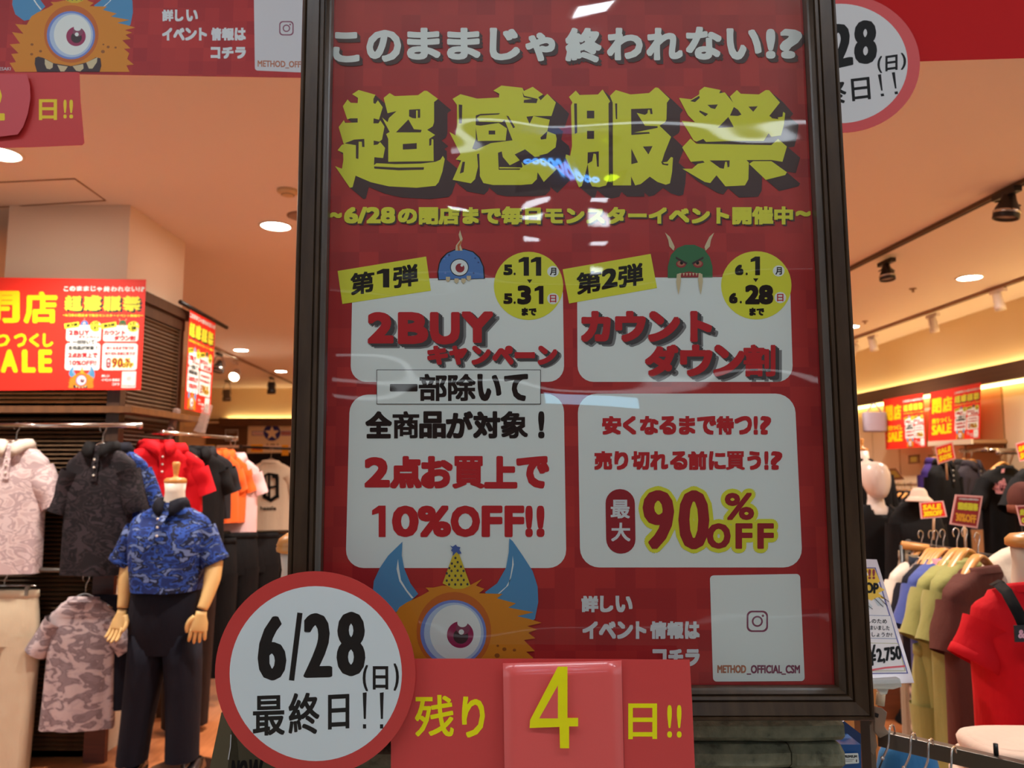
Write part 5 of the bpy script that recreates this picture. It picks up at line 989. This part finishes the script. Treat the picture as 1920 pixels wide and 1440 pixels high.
# ------------------------------------------------------------------ price cards on stalks
def pcard(q, Y, lab, lines, hot=True, stalk=None):
    M_ = ymap(Y, .0004); t = empty('price_card', M_(*( (q[2][0] + q[3][0]) / 2, (q[2][1] + q[3][1]) / 2)), lab, 'card', 'price cards on stalks'); cx = sum(v[0] for v in q) / 4; cy = sum(v[1] for v in q) / 4
    pasted('c', q, M_, .004, mat('card_pink_edge', (236, 176, 170), .3)).build('holder', t)
    P = Print(M_, 2, 4); ins = lambda f: [(cx + (x - cx) * f, cy + (y - cy) * f) for x, y in q]; P.poly(ins(.88), P_HOT if hot else mat('card_dark_red', (156, 24, 20), .4), 1)
    qi = ins(.82); U = lambda u, v: Vector(qi[0]).lerp(Vector(qi[1]), u).lerp(Vector(qi[3]).lerp(Vector(qi[2]), u), v)
    for s, v0, v1, m in lines:
        a, b, c = U(.04, v0), U(.96, v0), U(.04, v1); P.text(s, a.x, a.y, b.x, c.y, m, 3, bold=.8, rise=b.y - a.y, lean=0)
    P.build('print', t, label='yellow lettering on red')
    if stalk: MB().tube([M_(*stalk[0]), M_(*stalk[1])], .006, mat('acrylic_stalk', (170, 130, 96), .2), 8).build('stalk', t)
    return t
YL = mat('card_hot_yellow', (255, 222, 10), .4)
pcard([(1753, 838), (1786, 828), (1792, 860), (1759, 871)], 4.8, 'pink-edged sale card with two yellow lines above the black coat', [('SALE', .12, .5, YL), ('50%', .58, .98, YL)], stalk=((1774, 868), (1776, 900)))
pcard([(1724, 942), (1769, 939), (1776, 969), (1727, 973)], 3.9, 'red SALE card with yellow lettering beside the black dress', [('SALE', .08, .5, YL), ('30%OFF', .56, .98, YL)], stalk=((1751, 972), (1750, 1012)))
pcard([(1792, 927), (1843, 930), (1833, 991), (1781, 983)], 3.4, 'dark red price card reading OFF on a stalk above the clothes rack', [('このままじゃ終われない', .0, .1, P_CARD), ('超感服祭', .18, .5, P_YEL), ('30%OFF', .62, .96, mat('card_amber', (226, 160, 20), .4))], hot=False, stalk=((1808, 986), (1812, 1040)))
pcard([(1904, 832), (1936, 822), (1944, 858), (1912, 866)], 4.2, 'pink-edged sale card cut by the right picture edge', [('SALE', .12, .5, YL), ('50%', .58, .98, YL)]); pcard([(1905, 948), (1950, 946), (1950, 990), (1914, 985)], 3.0, 'dark red price card behind the cream blouse at the right edge', [('超感', .1, .5, P_YEL), ('OFF', .6, .96, P_YEL)], hot=False)
p = at(1918, 936, 3.1); t = empty('woollen_hat', p, 'brown knitted cap at the right picture edge', 'hat'); MB().ball(p, (.055, .055, .07), C_BRN, 20, 12).build('crown', t); MB().lathe(p - Vector((0, 0, .055)), [(.045, 0), (.056, .004), (.057, .03), (.05, .034)], cloth('cloth_brown_rib', (120, 66, 48)), 24, (False, False)).build('cuff', t)
MB().lathe((p.x, p.y, 0), [(.12, 0), (.12, .01), (.012, .02), (.012, p.z - .02)], M_DSTEEL, 16).build('cap_stand', None, 'dark thin stand under the brown cap', 'stand', loc=(p.x, p.y, 0))

# ------------------------------------------------------------------ clothes racks in the middle right
RZ = at(1765, 1028, 3.6).z
ra, rb_ = atz(1704, 1018, RZ), atz(1990, 1066, RZ)
rail(ra, rb_, .012, M_DSTEEL, 'dark chrome-ringed clothes rack rail behind the olive shirts', posts=[(ra, Vector((ra.x, ra.y, 0))), (rb_, Vector((rb_.x, rb_.y, 0)))])
for i, q in enumerate((.25, .33, .6, .66, .7, .8)):
    p = ra.lerp(rb_, q); hanger(p - Vector((0, 0, .1)), ['leftmost','second','third','fourth','fifth','rightmost'][i] + ' empty hanger on the dark clothes rack rail', M_DSTEEL, .34, rz=.9, group='empty hangers on the dark rack')
rc, rd = atz(1691, 1022, RZ + .005), atz(1810, 1038, RZ - .03)
rail(rc, rd, .02, M_HWOOD, 'wooden rack bar holding grey trousers and white shirts', name='wooden_rail', posts=[(rc, Vector((rc.x, rc.y, 0)), M_DSTEEL)], knobs=False)
G = 'shirts on the near right rack'
SH_ = [(1702, 1036, 3.75, 'trouser', 'grey brown trousers at the left end of the wooden rack bar', cloth('cloth_taupe', (140, 122, 98)), .24, 1.0, 1.3), (1716, 1040, 3.7, 'trouser', 'dark denim trousers beside the grey brown ones on the rack', cloth('cloth_dark_denim', (44, 52, 66)), .3, .6, 1.1)]
for px, py, Y, k, lab, m, W, Ln, rz in SH_: trousers(at(px, py, Y), lab, m, W=W, Ln=Ln, D=.05, rz=rz, group='trousers on the right rack')
CHK = mat('cloth_check', (120, 108, 108), .8); 
def check():
    m = CHK; b = m.node_tree.nodes['Principled BSDF']; tc = N(m, 'ShaderNodeTexCoord'); w1 = N(m, 'ShaderNodeTexWave', bands_direction='X'); w2 = N(m, 'ShaderNodeTexWave', bands_direction='Z'); w1.inputs['Scale'].default_value = 6; w2.inputs['Scale'].default_value = 6
    mu = N(m, 'ShaderNodeMath', operation='MULTIPLY'); cr = N(m, 'ShaderNodeValToRGB'); cr.color_ramp.elements[0].color = (*lin((70, 62, 70)), 1); cr.color_ramp.elements[1].color = (*lin((206, 186, 170)), 1)
    L(m, tc.outputs['Object'], w1.inputs[0]); L(m, tc.outputs['Object'], w2.inputs[0]); L(m, w1.outputs['Fac'], mu.inputs[0]); L(m, w2.outputs['Fac'], mu.inputs[1]); L(m, mu.outputs[0], cr.inputs[0]); L(m, cr.outputs[0], b.inputs['Base Color'])
check()
for (px, py, Y, lab, m, W, Ln, rz, kw) in [
    (1729, 1047, 3.7, 'white long-sleeved shirt furthest left among the rack shirts', C_WHT, .42, .5, .4, dict(sl=.14, sdrop=.9)),
    (1748, 1049, 3.55, 'checked grey shirt hanging low between white and navy ones', CHK, .38, .82, .5, dict(sl=.3, sdrop=1.15)),
    (1757, 1050, 3.45, 'navy black shirt between white and blue on the rack', C_NAVY, .42, .5, .4, dict(sl=.12, sdrop=.9)),
    (1770, 1050, 3.35, 'denim blue shirt left of the olive ones on the rack', C_DEN, .42, .5, .4, dict(sl=.12, sdrop=.9)),
    (1796, 1052, 3.1, 'olive green open shirt in the middle of the rack, left one', C_OLV, .42, .76, .35, dict(sl=.13, sdrop=.95)),
    (1812, 1053, 3.0, 'olive green open shirt right of the first, partly behind brown', C_OLV, .40, .78, .45, dict(sl=.13, sdrop=1.0)),
    (1836, 1066, 2.85, 'dark brown shirt between the olive shirts and the red T-shirt', C_BRN, .42, .72, .5, dict(sl=.12, sdrop=1.0))]:
    p = at(px, py, Y); shirt(p, lab, 'shirt', m, W=W, Ln=Ln, D=.055, rz=rz, group=G, name='open_shirt', collar='crew', srad=.065, **kw)
    hanger(p + Vector((0, 0, .022)), 'wooden hanger of the ' + lab.split(' shirt')[0] + ' rack shirt, ' + str(lab.split(',')[-1].strip() if ',' in lab else 'on the near rack')[:30], M_HWOOD, .22, rz=rz, wd=True, group='wooden hangers on the near rack')
t = at(1772, 1048, 3.3); MB().loft([[t + q for q in ring(0, 0, z, .05, .03, 16, .7)] for z in (0, -.05, -.09)], mat('tag_pink_cloth', (232, 140, 150), .7), (True, True)).build('pink_collar_tag', None, 'pink tag at the collar of the denim blue shirt', 'tag', loc=t)
trousers(at(1772, 1205, 3.1), 'olive trousers hanging below the olive shirts', C_OLV, W=.3, Ln=.52, D=.06, rz=.3)
rk = empty('rack_base', atz(1760, 1340, .12), 'dark rack foot on a castor below the checked shirt', 'stand')
a, b = atz(1695, 1337, .12), atz(1850, 1337, .12); MB().tube([a, b], .014, M_DSTEEL, 8).build('foot_bar', rk)
for q in (.08, .9):
    c = a.lerp(b, q); MB().lathe(c - Vector((0, .012, .06)), [(.001, 0), (.04, 0), (.04, .024), (.001, .024)], M_BLK, 20, axis=(0, 1, 0)).build('castor', rk)
fl = wood('fixture_brown', (104, 52, 26), (128, 68, 36), .45, (1, 1, 8), 4)
pl = empty('display_plinth', (2.6, 4.6, 0), 'reddish brown wooden display plinth behind the racks', 'fixture'); MB().box((2.75, 5.0, .3), (2.2, .5, .6), fl).build('body', pl); MB().box((2.75, 5.0, .61), (2.26, .56, .03), fl).build('top', pl)

# ------------------------------------------------------------------ red T-shirt on a form, near right
RY_ = 2.15; p = at(1940, 1098, RY_)
rf = empty('torso_form', (p.x, RY_, 0), 'white torso form with wooden cap wearing the red T-shirt, right edge', 'mannequin')
MB().loft([[p + q for q in ring(0, 0, z, a, b, 28, 1)] for z, a, b in ((.105, .052, .052), (.06, .05, .046), (.0, .06, .042), (-.03, .08, .043), (-.06, .1, .045), (-.15, .13, .07), (-.5, .12, .08))], mat('form_warm', (214, 194, 172), .5), (True, True)).build('bust', rf)
MB().lathe(p + Vector((0, 0, .105)), [(.058, 0), (.064, .004), (.064, .02), (.05, .034), (.012, .04), (.012, .07)], M_HWOOD, 28).build('neck_cap', rf, label='polished wooden cap'); MB().tube([(p.x, RY_, 0), (p.x, RY_, p.z - .5)], .018, M_CHROME).build('pole', rf)
rt = shirt(p + Vector((0, 0, .0)), 'bright red T-shirt with rolled sleeves on the near form', 't-shirt', C_REDC, W=.34, Ln=.56, D=.115, collar='crew', sl=.06, sdrop=.88, cuff=C_REDC, neck=.085, fold=.05, srad=.08, drop=.7, name='t_shirt', inner=mat('form_warm'))
sb = empty('shoulder_bag_strap', at(1890, 1120, RY_ - .13), 'black cross-body strap with small dark tag over the red T-shirt', 'strap')
mb = MB(); pts = [at(1862, 1092, RY_ + .02), at(1870, 1094, RY_ - .04), at(1886, 1110, RY_ - .1), at(1908, 1150, RY_ - .15), at(1930, 1200, RY_ - .15)]
rr = [[q + Vector((-.012, 0, -.006)), q + Vector((.014, 0, .008)), q + Vector((.014, -.003, .008)), q + Vector((-.012, -.003, -.006))] for q in pts]; mb.loft(rr, C_BLKC, (True, True)); mb.build('strap', sb)
TM = ymap(RY_ - .16); pasted('t', [(1902, 1173), (1960, 1171), (1960, 1203), (1904, 1204)], TM, .004, mat('tag_dark', (38, 34, 40), .5)).build('tag', sb); P = Print(TM, 2, 6); P.text('& 90', 1909, 1180, 1945, 1197, mat('print_pink2', (226, 170, 190)), 2, bold=.9); P.build('tag_print', sb, label='pink lettering')
p = at(1932, 1020, 2.9); shirt(p, 'cream short-sleeved blouse behind the red T-shirt, right edge', 'shirt', C_CRM, W=.36, Ln=.5, D=.11, collar='crew', sl=.16, sdrop=.95, cuff=C_CRM, name='blouse', neck=.06); t = empty('torso_form', (p.x, p.y, 0), 'form inside the cream blouse at the right edge', 'mannequin'); MB().loft([[p + q for q in ring(0, 0, z, a, b, 20, 1)] for z, a, b in ((.03, .05, .05), (-.05, .055, .05), (-.08, .12, .08), (-.45, .12, .08))], M_WM, (True, True)).build('bust', t); MB().tube([(p.x, p.y, 0), (p.x, p.y, p.z - .45)], .018, M_CHROME).build('pole', t)

# ------------------------------------------------------------------ near rack bar, clip, POP card, bags
bz = atz(1650, 1372, .93).z; A = atz(1648, 1368, .93); B = atz(1950, 1436, .93); d = (B - A).normalized(); s = d.cross(Vector((0, 0, 1))) * .012; H = Vector((0, 0, .032))
nb = empty('garment_rack', A, 'grey rectangular steel rack arm with chrome hooks, bottom right', 'rack')
bevel(MB().hull([A + s, A - s, A - s - H, A + s - H], [B + s, B - s, B - s - H, B + s - H], M_STEEL).build('arm', nb), .0015)
pp = at(1634, 1440, A.y + .02); MB().box((pp.x, A.y + .03, .58), (.022, .022, 1.16), mat('post_taupe', (120, 108, 92), .45, .3)).build('post', nb)
e = atz(1868, 1416, .93); MB().tube([e, e + Vector((0, 0, .022))], .0045, M_DSTEEL, 12).build('stop_pin', nb)
MB().box((at(1618, 1400, 1.72).x, 1.72, .6), (.02, .03, 1.25), mat('post_brown', (58, 40, 26), .5)).build('upright_post', None, 'dark brown upright post right behind the frame corner', 'post', loc=(at(1618, 1400, 1.72).x, 1.72, 0))
for i, (x, y) in enumerate(((1672, 1370), (1712, 1386), (1745, 1397), (1788, 1412))):
    tp = atz(x, y - 2, .937); e_ = s.normalized(); t = empty('hanger_hook', tp, ['first chrome beaded hanger hook nearest the clear clip', 'second chrome hanger hook, over the blue top', 'third chrome hanger hook on the grey arm', 'fourth chrome hanger hook, near the stop pin'][i], 'hook', 'chrome hooks on the grey arm')
    k = e_ if e_.y < 0 else -e_; mb = MB(); mb.tube([tp - k * .018 - Vector((0, 0, .006)), tp - k * .012 + Vector((0, 0, .006)), tp + Vector((0, 0, .009)), tp + k * .014 + Vector((0, 0, .003)), tp + k * .024 - Vector((0, 0, .025)), tp + k * .03 - Vector((.008, 0, .045)), tp + k * .03 - Vector((.012, 0, .05))], .0022, M_CHROME, 8, sub=5); mb.build('wire', t)
    MB().ball(tp + k * .03 - Vector((.012, 0, .051)), .0042, M_CHROME, 10, 8).build('tip_ball', t)
    MB().tube([tp + k * .03 - Vector((.008, 0, .046)), tp + k * .03 - Vector((.022, 0, .075)), tp + k * .032 - Vector((.024, 0, .2))], .002, M_DSTEEL, 6).build('stem', t)
p = at(1690, 1388, A.y + .05); bt = empty('knit_shirt', p, 'sky blue knit top hanging under the first hooks', 'shirt')
mb = MB(); rr = []
for z, a, b in ((0, .03, .02), (-.012, .05, .03), (-.03, .06, .035), (-.06, .066, .04), (-.3, .07, .045)): rr.append([p + Vector((.012, 0, 0)) + q for q in ring(0, 0, z, a, b, 32, .8, .05)])
mb.loft(rr, C_SKY, (True, False)); mb.build('body', bt)
# blue bag with label
BX = at(1590, 1400, 1.5); bb_ = empty('blue_bag', (BX.x, 1.52, BX.z - .3), 'deep blue shopping bag with white label under the frame corner', 'bag')
M_BB = mat('bag_blue', (18, 84, 150), .35, coat=.3); q = [at(x, y, 1.5) for x, y in ((1562, 1396), (1614, 1396), (1617, 1500), (1560, 1500))]; MB().hull(q, [v + Vector((0, .06, 0)) for v in q], M_BB).build('front_pocket', bb_)
q = [at(x, y, 1.57) for x, y in ((1560, 1360), (1583, 1352), (1614, 1376), (1616, 1500), (1560, 1500))]; MB().hull(q, [v + Vector((0, .05, 0)) for v in q], mat('bag_blue_dark', (12, 52, 98), .3, coat=.4)).build('back_panel', bb_)
LM = ymap(1.496); P = Print(LM, 2, 4); P.rrect([(1580, 1413), (1609, 1412), (1611, 1431), (1581, 1433)], 2, P_WHITE, 1); P.text('PREMIUM', 1582, 1416, 1607, 1421, P_BLACK, 2, bold=.3); P.text('I', 1605, 1424, 1607, 1429, P_BLACK, 2, bold=.3); P.line([(1583, 1425), (1601, 1424)], .8, P_DGREY, 2); P.line([(1583, 1428), (1598, 1427)], .8, P_DGREY, 2); P.build('label', bb_, label='white sewn label')
ow = MB().box((at(1597, 1380, 2.3).x, 2.3, .5), (.12, .08, 1.25), wood('oak_orange', (206, 138, 70), (224, 160, 90), .4, (6, 6, 1), 4)).build('oak_post', None, 'orange oak post behind the blue bag', 'post', loc=(at(1597, 1380, 2.3).x, 2.3, 0))
# acrylic clip
cA = at(1634, 1375, A.y - .03); cp = empty('acrylic_clip', cA, 'translucent grey plastic clip gripping the post below the price notice', 'clip'); MCL = mat('clip_smoke', (150, 134, 116), .15, alpha=.72, coat=.6)
CMp = ymap(A.y - .03)
def slabpx(pts, Y, th, m, name, parent, **k): M_ = ymap(Y); f = [M_(x, y) for x, y in pts]; return bevel(MB().hull(f, [v + Vector((0, th, 0)) for v in f], m).build(name, parent, **k), .002)
slabpx([(1640, 1325), (1655, 1328), (1664, 1336), (1659, 1362), (1668, 1376), (1650, 1385), (1640, 1372)], A.y - .035, .008, MCL, 'jaw', cp); slabpx([(1640, 1327), (1646, 1330), (1640, 1360), (1646, 1400), (1638, 1418), (1622, 1398), (1624, 1372), (1636, 1352)], A.y - .03, .02, MCL, 'jaw', cp)
slabpx([(1640, 1336), (1649, 1339), (1647, 1347), (1638, 1343)], A.y - .038, .004, M_BLK, 'spring_slot', cp)
MB().tube([at(1650, 1322, A.y - .03), at(1652, 1300, A.y - .03)], .009, mat('knob_cream', (206, 194, 164), .4), 10).build('neck_knob', cp)
# POP price notice
L0 = at(1714, 1283, 1.6); dv = Vector((0, .56, .83)); nn = Vector((0, -.83, .56)); PMp = plane_map(L0, nn, .0003)
pc = empty('price_notice', PMp(1650, 1285), 'white handwritten price notice with yellow burst and 2,750 yen, beside the frame', 'notice')
q = [(1540, 1046), (1644, 1049), (1714, 1280), (1520, 1286)]; f = [PMp(x, y) for x, y in q]; MB().hull(f, [v - nn * .003 for v in f], mat('notice_pinkwhite', (236, 222, 226), .3, coat=.4)).build('sleeve', pc)
P = Print(PMp, 3, 6); P_VIO = mat('notice_violet', (92, 84, 160), .4); P_BURST = mat('notice_yellow', (250, 200, 20), .4); P_WH = mat('notice_white', (244, 238, 236), .4)
P.poly([(1540, 1063), (1642, 1064), (1703, 1263), (1530, 1265)], P_VIO, 1); P.poly([(1540, 1065), (1640, 1066), (1700, 1261), (1530, 1263)], P_WH, 2)
P.poly([(1560, 1066), (1640, 1066), (1650, 1090), (1643, 1096), (1659, 1106), (1647, 1112), (1662, 1124), (1645, 1120), (1634, 1126), (1612, 1118), (1560, 1110)], P_BURST, 3)
P.poly([(1612, 1068), (1622, 1066), (1628, 1078), (1618, 1084), (1608, 1076)], P_WH, 4); P.poly([(1612, 1125), (1624, 1122), (1636, 1138), (1626, 1145), (1614, 1140)], P_CARD, 4); P.poly([(1638, 1124), (1650, 1120), (1658, 1136), (1646, 1136)], P_CARD, 4)
for a, b in (((1612, 1124), (1636, 1142)), ((1624, 1122), (1614, 1142)), ((1640, 1122), (1656, 1138)), ((1648, 1120), (1664, 1136)), ((1652, 1118), (1667, 1128)), ((1626, 1070), (1618, 1084)), ((1608, 1076), (1620, 1084))): P.line([a, b], 1, P_BLACK, 5)
P.text('!!', 1628, 1067, 1641, 1086, P_MAROON, 5, bold=1); P.text('POP', 1612, 1090, 1648, 1111, P_BLACK, 5, bold=1.2, rise=3)
P.poly([(1560, 1152), (1670, 1154), (1682, 1198), (1560, 1196)], mat('notice_line', (112, 124, 170), .4), 3); P.poly([(1560, 1153), (1669, 1155), (1680, 1197), (1560, 1195)], P_WH, 4)
for i, s_t in enumerate(('一推しのため', '注ぎてしまいました', 'いかがでしょうか?')): P.text(s_t, 1604 - 6 * i + i * 2, 1159 + i * 12.5, 1663 + 5 * i, 1168 + i * 12.5, P_BLACK, 5, bold=.25, rise=1.5)
P.poly([(1560, 1204), (1684, 1206), (1698, 1258), (1560, 1259)], mat('notice_olive', (180, 176, 110), .4), 3); P.poly([(1560, 1205), (1683, 1207), (1696, 1257), (1560, 1258)], P_WH, 4)
P.text('¥', 1628, 1211, 1644, 1250, P_BLACK, 6, bold=1, lean=-2, rise=-3); P.text('2,750', 1645, 1216, 1692, 1246, P_BLACK, 6, bold=1.3, lean=-3, rise=-6)
P.line([(1636, 1256), (1660, 1252), (1696, 1249)], 3.4, mat('notice_pink_line', (232, 80, 92), .4), 6); P.text('品', 1600, 1250, 1623, 1256, P_BLACK, 6); P.build('print', pc, label='handwritten lettering and yellow burst')
slabpx([(1610, 1276), (1688, 1272), (1692, 1288), (1676, 1293), (1612, 1292)], 1.595, .02, M_ACR if False else mat('acrylic_pale', (214, 222, 214), .1, alpha=.6, coat=.6), 'acrylic_foot', pc); slabpx([(1643, 1290), (1668, 1288), (1664, 1302), (1652, 1304)], 1.6, .012, mat('acrylic_pale'), 'acrylic_joint', pc)
# folded clothes on a table
TZ = at(1880, 1390, 1.85).z - .1; tb = empty('display_table', (1.45, 1.95, 0), 'display table with folded peach clothes at the lower right corner', 'table')
MB().box((1.71, 2.0, TZ - .02), (.62, .6, .04), M_DARKW).build('table_top', tb)
for x in (1.45, 1.97):
    for y in (1.75, 2.25): MB().box((x, y, (TZ - .04) / 2), (.05, .05, TZ - .04), M_DARKW).build('leg', tb)
for i, (x, z, w_) in enumerate(((1885, TZ, .3), (1890, TZ + .035, .29), (1895, TZ + .07, .28))):
    c = at(x + 10, 1410, 1.85); c.z = z; t = empty('folded_top', c, ['lowest', 'middle', 'topmost'][i] + ' peach folded top in the small pile on the table', 'folded clothes', 'folded peach tops')
    MB().loft([[c + Vector((.035, 0, 0)) + q for q in ring(0, 0, z_, w_ / 2 * a, .11 * a, 32, .6)] for z_, a in ((0, .93), (.006, 1), (.02, 1.02), (.03, .98), (.034, .9))], C_PCH, (True, True)).build('fold', t)
    MB().loft([[c + Vector((.035, -.0, 0)) + q for q in ring(0, 0, z_, w_ / 2 * a, .09 * a, 32, .6)] for z_, a in ((.012, 1.01), (.0335, .92), (.036, .8))], C_PCH, (True, True)).build('upper_fold', t)
